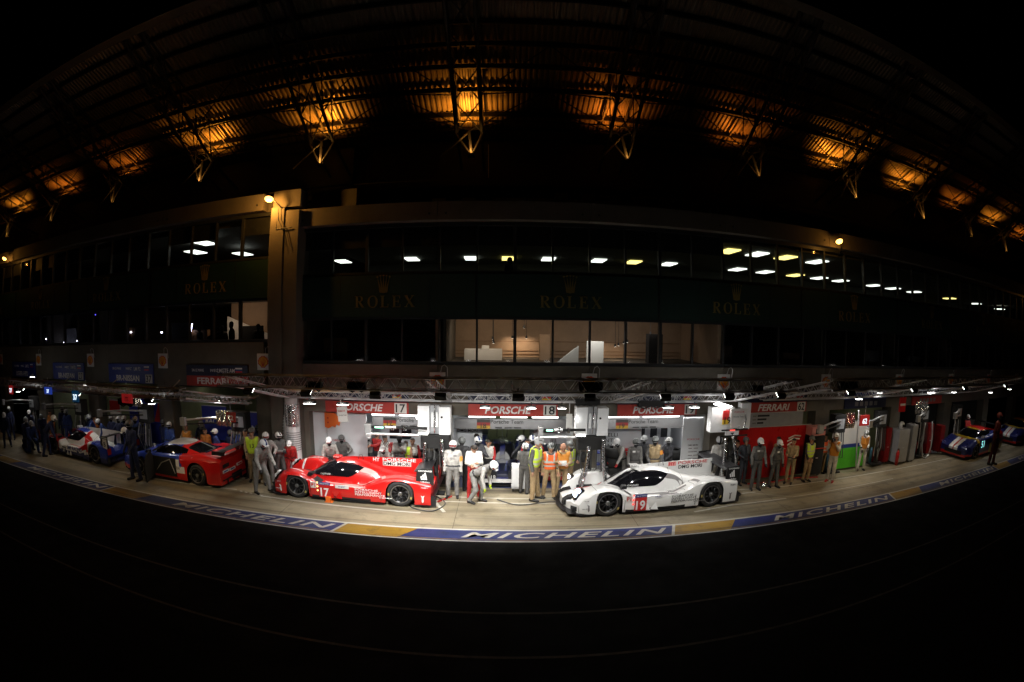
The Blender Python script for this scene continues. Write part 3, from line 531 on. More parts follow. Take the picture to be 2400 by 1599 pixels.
MB().lathe([(0,-.01),(.03,-.01),(.03,.0)], 'y', (-.3,-.055,2.05), 10).lathe([(0,-.01),(.03,-.01),(.03,.0)], 'y', (-.3,-.055,1.9), 10).obj('eyelet', 'decal_red', t)
t = thing('partition_wall', 'white sponsor column at the right edge of the white car garage', 'partition', (6.5,14.95,ZG))
MB().box(-.42,0,0,.32,.05,2.25).obj('panel', 'panel_white', t); text('PORSCHE', .06, 'decal_red', t, (-.0,-.002,1.42), sx=1.3); text('DMG MORI', .055, 'decal_black', t, (0,-.002,1.22), bold=.02)
for i in range(12): MB().box(-.16+.2*(i % 2),-.01,1.1-.12*(i//2),-.03+.2*(i % 2)+.03*(i % 3),-.001,1.125-.12*(i//2)).obj('sponsor_mark', 'decal_grey', t)
t = thing('cabinet_wall', 'white cabinet wall with small monitors deep in the red car garage', 'cabinet', (-3.35,17.2,ZG)); MB().box(-.95,0,0,.95,.5,1.75).obj('cabinet', 'panel_white', t)
for x in (-.6,-.15): MB().box(x,-.03,.9,x+.36,-.002,1.4).obj('monitor', 'screen', t)
MB().box(.35,-.02,.3,.9,-.002,1.55).obj('door', 'white_paint', t)
t = thing('cabinet_wall', 'white cabinet with monitor niche deep in the white car garage', 'cabinet', (5.4,17.0,ZG)); MB().box(-.7,0,0,1.0,.5,1.95).obj('cabinet', 'panel_white', t); MB().box(-.5,-.01,.75,.75,-.002,1.6).obj('niche', 'panel_grey', t)
for x in (-.3,.18,.6): MB().box(x,-.04,1.05,x+.26,-.012,1.42).obj('monitor', 'screen', t)
o = MB().box(-.9,0,0,1.2,.05,1.7).obj('slogan_wall', 'panel_white', None, (3.7,15.9,ZG)); tag(o, 'white wall with slanted slogan lettering left in the white car garage', 'wall panel')
for i, s in enumerate(('INTELLI','ENT','RMANCE')): text(s, .12, 'decal_black', o, (.0,-.004,1.42-.19*i), sx=1.3)
o = MB().box(-.5,0,0,.5,.05,1.9).obj('team_wall', 'panel_white', None, (-1.05,16.4,ZG)); tag(o, 'white wall with DMG MORI lettering left of the blue prototype', 'wall panel'); text('DMG MORI', .1, 'decal_black', o, (0,-.004,1.45), bold=.02)
o = MB().box(-.55,0,0,.55,.06,.75).obj('info_screen', 'panel_grey', None, (1.75,16.2,.82)); tag(o, 'large pale grey panel hanging right of the blue prototype', 'screen')
o = MB().box(-.9,0,0,.9,.05,1.75).obj('rear_door', 'wall_olive', None, (.45,20.6,ZG)); tag(o, 'olive green rear doorway at the back of the middle garage', 'door')
light('lamp', 'AREA', o, (0,-1.2,2.2), 6, (.9,1,.7), 1, .3)
# tyre rack in the white garage
t = thing('tyre_stack', 'stack of black slick tyres in the white car garage', 'tyres', (3.72,14.95,ZG))
for i in range(4): MB().lathe([(.16,0),(.31,0),(.345,.06),(.345,.24),(.31,.3),(.16,.3)], 'z', (0,0,.31*i), 20).obj('tyre', 'tyre', t, smooth=True)
t = thing('trolley', 'blue framed trolley with small wheels beside the stacked tyres', 'trolley', (3.05,14.9,ZG))
for x in (-.2,.2):
    for y in (-.15,.15): MB().tube([(x,y,.1),(x,y,1.1)], .015, 6).obj('upright', 'alu', t); MB().lathe([(0,-.02),(.06,-.02),(.06,.02),(0,.02)], 'x', (x,y,.06), 12).obj('caster', 'tyre', t)
for z in (.25,.7,1.08): MB().box(-.21,-.16,z,.21,.16,z+.02).obj('shelf', 'blue_gloss', t)
MB().tube([(-.2,-.15,.25),(.2,-.15,.7)], .012, 6).obj('brace', 'alu', t)
# blue liveried garages on the left, red and green on the right
lining(-11.8, -8.0, 'blue walled garage behind the red and blue coupe', 'wall_olive', 'panel_grey', lamp=4, lc=(1,.95,.75)); lining(-16.3, -12.55, 'blue walled garage behind the white and blue prototype', 'wall_olive', 'panel_grey', lamp=3.5, lc=(1,.95,.75)); lining(-20.8, -17.1, 'dim garage at the far left', 'wall_olive', 'panel_grey', lamp=4)
lining(7.7, 11.5, 'pale olive garage behind the red wall', 'wall_olive', 'panel_grey', lamp=4, lc=(1,.97,.75)); lining(12.25, 16.0, 'olive garage behind the green and cream panels', 'wall_olive', 'panel_grey', lamp=4, lc=(1,.97,.7)); lining(16.8, 20.6, 'dark red garage behind the coupe numbered 51', 'stand_dark', 'panel_grey', lamp=3); lining(21.4, 25.2, 'dark red garage at the far right end', 'stand_dark', 'panel_grey', lamp=1.5)
def livery(x0, x1, y, z0, z1, m, label, txt=None, tm='decal_white', ts=.25, cat='wall panel', parts=()):
    t = thing('livery_wall', label, cat, ((x0+x1)/2,y,z0)); w_ = x1-x0
    MB().box(-w_/2,0,0,w_/2,.06,z1-z0).obj('panel', m, t); MB().box(-w_/2,-.005,z1-z0,w_/2,.065,z1-z0+.02).obj('top_trim', 'alu', t)
    for (a, b_, c, d, mm) in parts: MB().box(a,-.012,b_,c,-.001,d).obj('field', mm, t)
    if txt: text(txt[0], ts, tm, t, (txt[1],-.016,txt[2]), bold=.02, shear=.15)
    return t
livery(-10.9, -9.75, 15.3, .1, 1.95, 'wall_blue', 'blue wall panel with RACING lettering behind the coupe roof', ('RACING',.1,1.3), ts=.2)
tt = livery(-9.7, -8.05, 15.3, .1, 1.8, 'wall_blue', 'blue wall panel with white SMP and horse outline', ('SMP',.35,1.1), ts=.28, parts=((-.62,.6,-.32,1.68,'sign_white'),(-.62,1.5,-.32,1.68,'decal_red')))
MB().tube([(-.15+.14*math.cos(a),-.02,1.1+.14*math.sin(a)) for a in [i*.5 for i in range(13)]], .014, 5).tube([(-.2,-.02,1.2),(-.1,-.02,1.4),(0,-.02,1.3),(.05,-.02,1.42)], .02, 5).obj('horse_outline', 'decal_white', tt)
for i in range(6): MB().box(-.58,-.02,.7+.13*i,-.36,-.013,.75+.13*i).obj('sponsor_mark', 'decal_grey', tt)
livery(-15.0, -13.9, 15.3, .3, 2.1, 'wall_blue', 'blue lit wall panel with round white emblem at left', None); tt = livery(-13.7, -12.6, 15.2, .3, 1.95, 'wall_blue', 'blue and red slashed wall panel above the white prototype', None)
for x0 in (-.5,.05): MB().add([(x0,-.012,1.65),(x0+.35,-.012,1.65),(x0,-.012,.9),(x0-.3,-.012,.9)], [(0,1,2,3)]).obj('red_slash', 'decal_red', tt)
tt = livery(-16.0, -15.3, 15.0, .2, 2.0, 'sign_white', 'narrow white and red wall panel at the far left', None, parts=((-.34,1.3,.34,1.75,'decal_red'),))
tt = livery(7.75, 10.9, 14.0, -.02, 1.72, 'cab_red', 'tall bright red wall behind the waiting mechanics', None)
for z, (a, b_) in ((1.32,(.55,1.1)),(1.22,(.5,1.05)),(1.08,(.52,.85))): MB().tube([(a,-.02,z),((a+b_)/2,-.02,z+.09),(b_,-.02,z+.06)], .028, 5).obj('white_swoosh', 'decal_white', tt)
tt = livery(8.2, 10.7, 14.35, 1.66, 2.12, 'panel_grey', 'grey board with driver names above the red wall', None)
for i in range(3):
    MB().box(-1.0,-.02,.35-.12*i,-.85,-.013,.4-.12*i).obj('flag_mark', 'decal_grey', tt); MB().box(-.8,-.02,.35-.12*i,-.3-.12*i,-.013,.41-.12*i).obj('name_mark', 'decal_black', tt)
livery(12.3, 14.25, 14.1, -.05, 1.7, 'sign_white', 'cream and lime green wall panel with navy stripe', None, parts=((-.96,.0,.96,.78,'cab_green'),(-.96,.78,.96,.92,'decal_blue')))
def cabinet(name, x, y, w_, d, h_, m, label, cat='cabinet', extra=None):
    t = thing(name, label, cat, (x,y,0)); MB().box(-w_/2,-d/2,.06,w_/2,d/2,h_).obj('body', m, t, bevel=.012)
    for a in (-1,1):
        for b_ in (-1,1): MB().box(a*(w_/2-.08)-.03,b_*(d/2-.08)-.03,0,a*(w_/2-.08)+.03,b_*(d/2-.08)+.03,.06).obj('foot', 'black', t)
    MB().box(-w_/2+.03,-d/2-.008,.12,w_/2-.03,-d/2-.001,h_*.5).obj('door', m, t); MB().box(-w_/2+.03,-d/2-.008,h_*.53,w_/2-.03,-d/2-.001,h_-.05).obj('door', m, t); MB().box(-.05,-d/2-.03,h_*.46,.05,-d/2-.009,h_*.48).obj('handle', 'alu', t)
    if extra: extra(t)
    return t
def topbox(t): MB().box(-.33,-.2,1.42,.33,.2,1.72).obj('fan_box', 'decal_pink', t); MB().box(-.15,-.21,1.48,.15,-.201,1.66).obj('grille', 'black', t); MB().box(-.3,-.28,.98,.3,-.255,1.0).obj('red_strip', 'cab_red', t)
cabinet('equipment_cabinet', 10.95, 13.75, .62, .5, 1.4, 'matte_black', 'black equipment cabinet with pinkish fan box right of the yellow vest', extra=topbox)
def pump(t):
    MB().lathe([(0,0),(.13,0),(.15,.1),(.14,.2),(.07,.27),(0,.28)], 'z', (0,0,1.36), 16).obj('helmet', 'white_gloss', t, smooth=True); MB().box(-.08,-.15,1.42,.08,-.12,1.54).obj('visor', 'black', t)
for x, y, w_, h_, m, lb in ((15.3,14.0,.34,1.4,'cab_darkred','slim red fuel cabinet beside the green wall panel'),(18.7,14.1,.45,1.35,'cab_darkred','red cabinet with grey base behind coupe 51'),(19.8,14.1,.4,1.2,'cab_darkred','narrow red cabinet right behind coupe 51')): cabinet('fuel_cabinet', x, y, w_, .45, h_, m, lb)
cabinet('refuelling_tower', 16.0, 13.7, .75, .55, 1.36, 'panel_grey', 'grey refuelling tower with a white helmet on top', 'tower', pump)
cabinet('refuelling_tower', 16.75, 13.65, .4, .5, 1.5, 'panel_grey', 'plain narrow grey tower beside the refuelling tower', 'tower')
cabinet('tool_cabinet', 22.6, 14.0, .7, .5, 1.3, 'matte_black', 'dark tool cabinet between the two parked coupes')
cabinet('tool_cabinet', -8.6, 14.9, .5, .4, 1.05, 'white_paint', 'small white drawer cabinet behind the red wing')
cabinet('tool_cabinet', -1.35, 14.6, .35, .4, .95, 'white_paint', 'low white cabinet left of the bending mechanic', extra=None)
t = thing('trolley', 'white wheeled trolley at the right of the blue prototype', 'trolley', (.62,14.15,-.12)); MB().box(-.2,-.25,.12,.2,.25,.8).obj('body', 'white_paint', t, bevel=.01)
for a in (-.15,.15): MB().lathe([(0,-.025),(.06,-.025),(.06,.025),(0,.025)], 'x', (a,-.2,.06), 12).obj('caster', 'tyre', t)
# hose loops, foil hoses
def hose(pts, r, m, label, cat='hose', ribs=True):
    P_ = []
    n = 10
    pts = [pts[0]]+list(pts)+[pts[-1]]
    for i in range(1, len(pts)-2):
        p0, p1, p2, p3 = [np.array(q, float) for q in pts[i-1:i+3]]
        for k in range(n):
            s = k/n; P_.append(tuple(.5*((2*p1)+(-p0+p2)*s+(2*p0-5*p1+4*p2-p3)*s*s+(-p0+3*p1-3*p2+p3)*s**3)))
    P_.append(pts[-1]); rs = [r*(1.0 if not ribs else (1.12 if i % 2 else .9)) for i in range(len(P_))]
    return tag(MB().tube(P_, rs, 9).obj('hose', m, None, smooth=True), label, cat)
hose([(6.55,12.6,1.75),(6.55,12.55,1.2),(6.5,12.5,.75),(6.7,12.5,.42),(6.98,12.55,.6),(7.0,12.6,1.1),(6.85,12.7,1.78)], .055, 'foil', 'silver foil wrapped hose hanging in a loop behind the white car')
hose([(-1.55,13.05,1.7),(-1.5,13.0,1.2),(-1.45,12.95,.8)], .05, 'foil', 'straight silver hose hanging behind the red rear wing')
hose([(-2.0,13.05,1.6),(-2.02,13,1.1),(-2.1,13,.7)], .045, 'foil', 'thin silver hose left under the first equipment tower'); hose([(2.5,12.95,1.55),(2.45,12.9,1.0),(2.3,12.85,.3)], .055, 'foil', 'silver hose bowed beside the bibbed marshals'); hose([(2.9,12.95,1.75),(2.92,12.95,1.2),(3.05,12.9,.35)], .055, 'foil', 'wrinkled silver hose in front of the slogan wall')
hose([(17.2,13.2,1.6),(17.15,13.2,.9),(17.3,13.15,.25),(17.75,13.2,.2),(17.95,13.2,.7),(17.9,13.3,1.6)], .03, 'alu', 'grey hose loop hanging beside the red cabinet', ribs=False); hose([(12.6,13.2,2.3),(12.65,13.15,1.3),(12.75,13.1,.4),(12.9,13.15,.12)], .03, 'alu', 'thin grey air hose falling in front of the green wall', ribs=False)
hose([(-6.62,14.2,2.0),(-6.62,14.1,1.6),(-6.62,14.1,1.2)], .16, 'alu', 'ribbed silver extractor pipe on the round white column')
t = thing('wrapped_column', 'round white column with mesh cage in front of the concrete pier', 'column', (-6.45,14.15,ZG)); MB().lathe([(.24,0),(.24,1.3),(.23,2.9)], n=24).obj('shaft', 'white_paint', t, smooth=True)
for i in range(9): MB().tube([(.26*math.cos(a),.26*math.sin(a),1.15+.07*i) for a in [j*math.pi/8 for j in range(17)]], .008, 5).obj('hoop', 'steel_dark', t)
for a in range(10): MB().tube([(.25*math.cos(a*.628),.25*math.sin(a*.628),1.85),(.25*math.cos(a*.628),.25*math.sin(a*.628),2.65)], .01, 5).obj('cage_rod', 'alu', t)
MB().lathe([(.245,1.9),(.25,2.25),(.245,2.6)], n=24).obj('foil_sleeve', 'foil', t, smooth=True)
# ================================================================== equipment towers under the rear rail
def tower(x, label, dirn=1, arms=True):
    t = thing('equipment_tower', label, 'equipment tower', (x,13.3,0), 0, 'white equipment towers under the gantry')
    MB().box(-.48,-.1,1.82,-.15,.25,2.6).obj('white_door', 'white_paint', t, bevel=.012); MB().box(.12,-.14,1.8,.44,.25,2.58).obj('white_door', 'white_paint', t, bevel=.012); MB().box(-.15,.0,1.8,.12,.25,2.6).obj('recess', 'panel_grey', t)
    for xx in (-.07,.05): MB().lathe([(.045,2.0),(.045,2.35),(.02,2.42)], 'z', (xx,-.04,0), 12).obj('air_bottle', 'white_paint', t, smooth=True)
    MB().tube([(.0,-.1,2.62),(.01,-.12,2.3),(0,-.14,2.0),(0,-.1,1.85)], .02, 7).obj('chrome_pipe', 'foil', t); MB().lathe([(0,-.02),(.03,-.02),(.03,.02)], 'y', (.2,-.15,2.3), 10).obj('knob', 'steel_dark', t)
    MB().box(-.4,-.15,1.4,.4,.2,1.78).obj('valve_block', 'matte_black', t, bevel=.02); MB().box(-.05,.05,0,.06,.16,1.42).obj('post', 'matte_black', t); MB().box(-.25,-.1,0,.25,.2,.05).obj('foot_plate', 'matte_black', t)
    for i in range(5): MB().tube([(-.3+.14*i,-.12,1.5),(-.33+.16*i,-.18,1.1-.08*i),(-.2+.1*i,-.08,.7)], .02, 6).obj('black_hose', 'rubber_hose', t)
    MB().lathe([(.0,0),(.13,0),(.15,.12),(.12,.24),(0,.27)], 'z', (-.2,-.05,1.05), 14).obj('hose_reel', 'matte_black', t, smooth=True)
    MB().box(-.46,-.125,1.79,-.2,-.101,1.83).obj('strip_light', 'tube_white', t); MB().lathe([(0,-.03),(.04,-.02),(.04,.02)], 'y', (.43 if dirn < 0 else -.47,-.16,2.28), 10).obj('marker_lamp', 'led_white', t)
    return t
tower(-1.75, 'white equipment tower beside the tail of the red car'); tower(2.62, 'white equipment tower right of the marshals')
t = thing('equipment_tower', 'slanted white tower box with number boards above the hose loop', 'equipment tower', (7.0,13.2,0))
MB().box(-.72,-.0,1.8,.1,.3,2.55).obj('white_door', 'white_paint', t, bevel=.01); MB().box(.35,.05,1.85,.72,.3,2.66).obj('white_door', 'white_paint', t, bevel=.01); MB().prism([(-.15,1.98),(.1,1.98),(.42,2.55),(-.2,2.55)], 'y', -.3, -.25).obj('number_board', 'sign_white', t)
for i, c in enumerate(('decal_red','decal_red','decal_yellow')): MB().box(-.42,-.2+.0,2.5-.14*(i+1),-.2,-.18,2.5-.14*i).obj('flag_band', c, t)
text('19', .2, 'decal_black', t, (-.25,-.21,2.2), bold=.02); text('PORSCHE', .05, 'decal_red', t, (.1,-.305,2.46), sx=1.2); text('Porsche Team', .045, 'decal_black', t, (.08,-.305,2.32))
for z in (1.94,1.76): MB().tube([(-.5,-.35,z),(.1,-.35,z),(.45,-.3,z+.0)], .025, 7).obj('boom_bar', 'matte_black', t)
MB().box(-.35,-.34,1.78,.12,-.3,1.93).obj('boom_plate', 'white_paint', t); MB().box(-.22,-.39,1.925,-.05,-.375,1.95).obj('red_light', 'red_led', t); MB().prism([(-.18,1.86),(-.04,1.86),(-.11,1.78)], 'y', -.35, -.341).obj('badge', 'black', t)
MB().tube([(.4,-.1,2.5),(.46,-.12,2.2),(.4,-.12,1.9)], .03, 8).obj('chrome_pipe', 'foil', t); MB().box(-.05,.05,0,.06,.16,1.8).obj('post', 'matte_black', t)
o = MB().box(-.25,-.14,0,.25,.14,.02).add([(-.2,-.1,-.004),(.2,-.1,-.004),(.2,.1,-.004),(-.2,.1,-.004)], [(0,3,2,1)]).obj('lamp_panel', 'led_white', None, (6.55,13.0,2.64)); o.rotation_euler = (R(-20),R(15),0); tag(o, 'square white light panel on top of the slanted tower box', 'lamp')
def boom(x, y, z, L_, s, label):
    t = thing('service_boom', label, 'boom', (x,y,z)); r_ = .04
    MB().tube([(0,0,.12),(s*L_,0,.12)], r_, 8).obj('upper_bar', 'matte_black', t); MB().tube([(s*.25,-.05,-.06),(s*L_*1.08,-.05,-.06)], r_, 8).obj('lower_bar', 'alu', t)
    MB().tube([(s*L_*.55,-.005,.125),(s*L_*.75,-.005,.125)], .046, 8).obj('light_sleeve', 'alu', t); MB().tube([(s*L_*.78,-.045,.12),(s*L_*.93,-.045,.12)], .02, 6).obj('green_light', 'green_led', t)
    for q in (.4,.62): MB().tube([(s*L_*q,0,.05),(s*L_*q,0,.18)], .05, 8).obj('clamp', 'foil', t)
    MB().box(min(s*L_,s*L_*1.12),-.08,-.15,max(s*L_,s*L_*1.12),.08,.22).obj('coupling_head', 'alu', t, bevel=.02)
    b = MB()
    for i in range(4): b.tube([(s*L_*.8+.03*i,0,-.06),(s*L_*.82+.05*i,0,-.25),(s*L_*.76+.06*i,0,-.42-.03*i)], .01, 5)
    b.obj('wire', 'black', t)
boom(-1.9, 12.8, 1.93, 1.55, -1, 'long service boom with green light over the red car'); boom(2.35, 12.8, 1.93, 1.15, -1, 'service boom with green light right of the marshals')
# dark gantry towers of the neighbouring teams
def dark_tower(x, y, label, m='matte_black'):
    t = thing('equipment_tower', label, 'equipment tower', (x,y,0), 0, 'dark equipment towers of the neighbouring teams')
    MB().box(-.3,-.15,1.45,.3,.2,2.1).obj('box', m, t, bevel=.02); MB().box(-.06,0,0,.06,.12,1.46).obj('post', 'matte_black', t); MB().box(-.3,-.2,0,.3,.25,.05).obj('foot_plate', 'matte_black', t); MB().box(-.2,-.165,1.6,.2,-.151,1.95).obj('panel', 'panel_grey', t)
    for i in range(6): MB().tube([(-.28+.11*i,-.1,1.5),(-.36+.13*i,-.2,1.0-.09*i),(-.2+.08*i,-.05,.35+.1*(i % 3)),(-.1+.05*i,.05,1.2)], .02, 6).obj('hose', 'rubber_hose' if i % 3 else 'alu', t)
    for i in range(3): MB().lathe([(0,0),(.07,0),(.07,.5),(.03,.6),(0,.6)], 'z', (-.22+.22*i,.12,.05), 12).obj('gas_bottle', ('suit_bottle','cab_red','alu')[i], t, smooth=True)
    MB().tube([(0,-.15,1.9),(-.8,-.6,1.95),(-1.7,-1.0,1.9)], .035, 7).obj('boom_arm', 'alu', t); MB().tube([(0,-.15,1.75),(-.8,-.6,1.78),(-1.6,-.95,1.76)], .025, 7).obj('boom_arm', 'matte_black', t); MB().box(-1.8,-1.1,1.72,-1.6,-.95,1.98).obj('boom_head', 'panel_grey', t)
mat('suit_bottle', (.03,.1,.16), .4)
dark_tower(-8.3, 13.9, 'dark hose tower between the coupe tail and the pier'); dark_tower(-12.7, 13.9, 'dark hose tower behind the white prototype tail'); dark_tower(-16.9, 13.9, 'dark hose tower left of the lit blue panel'); dark_tower(-20.6, 13.6, 'dark hose tower at the left edge'); dark_tower(12.0, 13.7, 'dark hose tower beside the cream panel'); dark_tower(20.9, 13.8, 'dark hose tower between the far right coupes'); dark_tower(14.7, 13.9, 'dark hose tower right of the person looking down'); dark_tower(18.0, 14.0, 'dark hose tower behind the nose of coupe 51')
for i, (x, y, n, lb) in enumerate(((-2.5,15.4,3,'stack of tyres in the right of the red car garage'),(6.1,15.6,3,'short stack of tyres by the sponsor column'),(-9.9,15.0,3,'stack of tyres behind the coupe'),(-15.6,15.0,4,'stack of tyres behind the white prototype'),(9.9,14.9,2,'two tyres behind the red wall'),(17.6,14.5,3,'stack of tyres behind coupe 51'))):
    t = thing('tyre_stack', lb, 'tyres', (x,y,ZG))
    for k in range(n): link('tyre', bpy.data.meshes['tyre'], t, (.02*(k % 2),.015*(k % 3),.31*k))
for i, (x, y, lb) in enumerate(((-3.9,16.2,'red tool chest under the monitors of the red car garage'),(1.9,15.3,'red tool chest right in the middle garage'),(4.6,15.9,'red tool chest deep in the white car garage'),(-11.3,15.0,'red tool chest by the blue wall panel'))):
    t = thing('tool_chest', lb, 'tool chest', (x,y,ZG)); MB().box(-.35,-.22,.1,.35,.22,.95).obj('carcass', 'cab_red', t, bevel=.01)
    for k in range(5): MB().box(-.32,-.235,.16+.155*k,.32,-.221,.29+.155*k).obj('drawer', 'cab_red', t); MB().box(-.28,-.25,.26+.155*k,.28,-.236,.275+.155*k).obj('pull', 'alu', t)
hose([(-2.0,13.1,.03),(-2.3,12.2,.025),(-1.7,11.9,.025),(-1.4,12.5,.025),(-1.75,13.1,.03)], .016, 'rubber_hose', 'black air line curling on the ground at the red tail', ribs=False); hose([(2.6,13.1,.03),(2.2,12.6,.025),(1.5,12.75,.025),(.6,12.5,.025),(.0,12.9,.03)], .014, 'rubber_hose', 'black cable across the ground before the marshals', ribs=False); hose([(7.0,13.0,.03),(7.3,12.6,.025),(7.0,12.35,.025),(6.8,12.7,.025)], .016, 'rubber_hose', 'black hose coil on the ground behind the white car', ribs=False); hose([(8.0,13.4,.03),(9,13.35,.025),(10,13.5,.025),(11,13.3,.025)], .02, 'cab_red', 'red hose along the foot of the red wall', ribs=False)
# little driver boards hanging from the rail
def board(x, y, z, w_, h_, m, num, nm, label, tm='decal_white', fit=None, rod=True):
    t = thing('hanging_board', label, 'sign', (x,y,z)); MB().box(-w_/2,-.02,-h_/2,w_/2,.02,h_/2).obj('panel', m, t)
    if num: text(num, h_*.5, nm, t, (0,-.024,-h_*.06), bold=.02)
    if rod: MB().tube([(0,0,h_/2),(0,0,h_/2+.3)], .012, 6).obj('hanger', 'alu', t)
    return t
t = board(-4.35, 13.0, 2.33, .34, .42, 'sign_white', None, None, 'white slanted Porsche driver board hanging over the red car'); text('PORSCHE', .045, 'decal_red', t, (.0,-.024,.1)); text('Porsche Team', .035, 'decal_black', t, (.02,-.024,-.02))
t.rotation_euler = (0,R(-8),R(-20)); board(1.92, 13.0, 2.2, .16, .5, 'sign_white', None, None, 'narrow white board seen edge on beside the boom')
mat('board_lit_blue', (.02,.05,.3), .5, emit=.25, ecol=(.05,.12,.8)); mat('board_lit_red', (.35,.02,.02), .5, emit=.2, ecol=(.7,.03,.03)); mat('board_lit_navy', (.01,.04,.16), .5, emit=.1, ecol=(.02,.2,.5))
board(-12.08, 9.75, 2.99, .34, .33, 'board_lit_navy', '37', 'digit_lit', 'dark teal lit board showing 37 hanging on the left gantry'); board(-13.69, 9.75, 3.09, .46, .22, 'board_lit_blue', '37', 'digit_lit', 'bright blue lit board showing a cropped 37'); board(-16.48, 9.75, 3.0, .3, .3, 'board_lit_red', '27', 'digit_lit', 'dark red lit board showing 27 at the far left'); board(-9.61, 9.75, 3.05, .42, .24, 'board_lit_red', '72', 'decal_white', 'orange red lit board showing 72 below the rail'); board(-8.05, 12.9, 2.1, .34, .3, 'sign_red', '72', 'decal_white', 'dim board with a reddish 72 behind the foil box')
board(12.4, 12.6, 2.05, .5, .36, 'board_lit_red', '62', 'digit_lit', 'small red lit board showing 62'); t = board(15.3, 13.2, 2.4, .42, .55, 'cab_red', None, None, 'plain red board with a white bar hanging at right'); MB().box(-.17,-.03,-.05,.17,-.021,.04).obj('white_bar', 'decal_white', t)
for i, (x, y, z, w_, h_, lb) in enumerate(((-8.35,12.9,2.05,.5,.5,'foil wrapped box hanging left of the pier'),(12.0,13.0,2.0,.4,.55,'foil wrapped box left of the board with 62'),(17.0,13.4,2.2,.9,.5,'wide foil wrapped bundle above the refuelling towers'),(-12.0,12.6,2.45,.5,.35,'small foil bundle beside the red 72 board'))):
    b = MB(); n = 9
    for j in range(n): xx = -w_/2+w_*j/(n-1); b.lathe([(.02,-h_/2),(.035+.02*(j % 3),-h_*.2),(.03+.015*(j % 2),h_*.2),(.02,h_/2)], 'z', (xx,.02*(j % 2),0), 7)
    tag(b.obj('foil_bundle', 'foil', None, (x,y,z)), lb, 'foil bundle')
# fire extinguishers
for i, (x, y, lb) in enumerate(((-1.95,13.15,'red fire extinguisher behind the tail of the red car'),(15.6,13.35,'red fire extinguisher at the foot of the grey tower'))):
    t = thing('fire_extinguisher', lb, 'extinguisher', (x,y,0)); MB().lathe([(0,0),(.085,0),(.085,.48),(.05,.56),(.025,.58),(.025,.62)], n=16).obj('cylinder', 'cab_red', t, smooth=True); MB().box(-.06,-.015,.62,.05,.015,.66).obj('valve', 'black', t); MB().tube([(.05,0,.63),(.12,0,.5),(.11,0,.25)], .012, 6).obj('hose', 'black', t)
tag(MB().box(-.3,-.015,0,.3,.015,.03).obj('marker_bar', 'cab_red', None, (-1.45,12.85,.01), R(55)), 'thin red bar lying on the ground by the mechanic in white helmet', 'bar')
mat('navy_deep', (.006,.008,.03), .35, coat=1); mat('tyre_mark', (.35,.28,.08), .6)
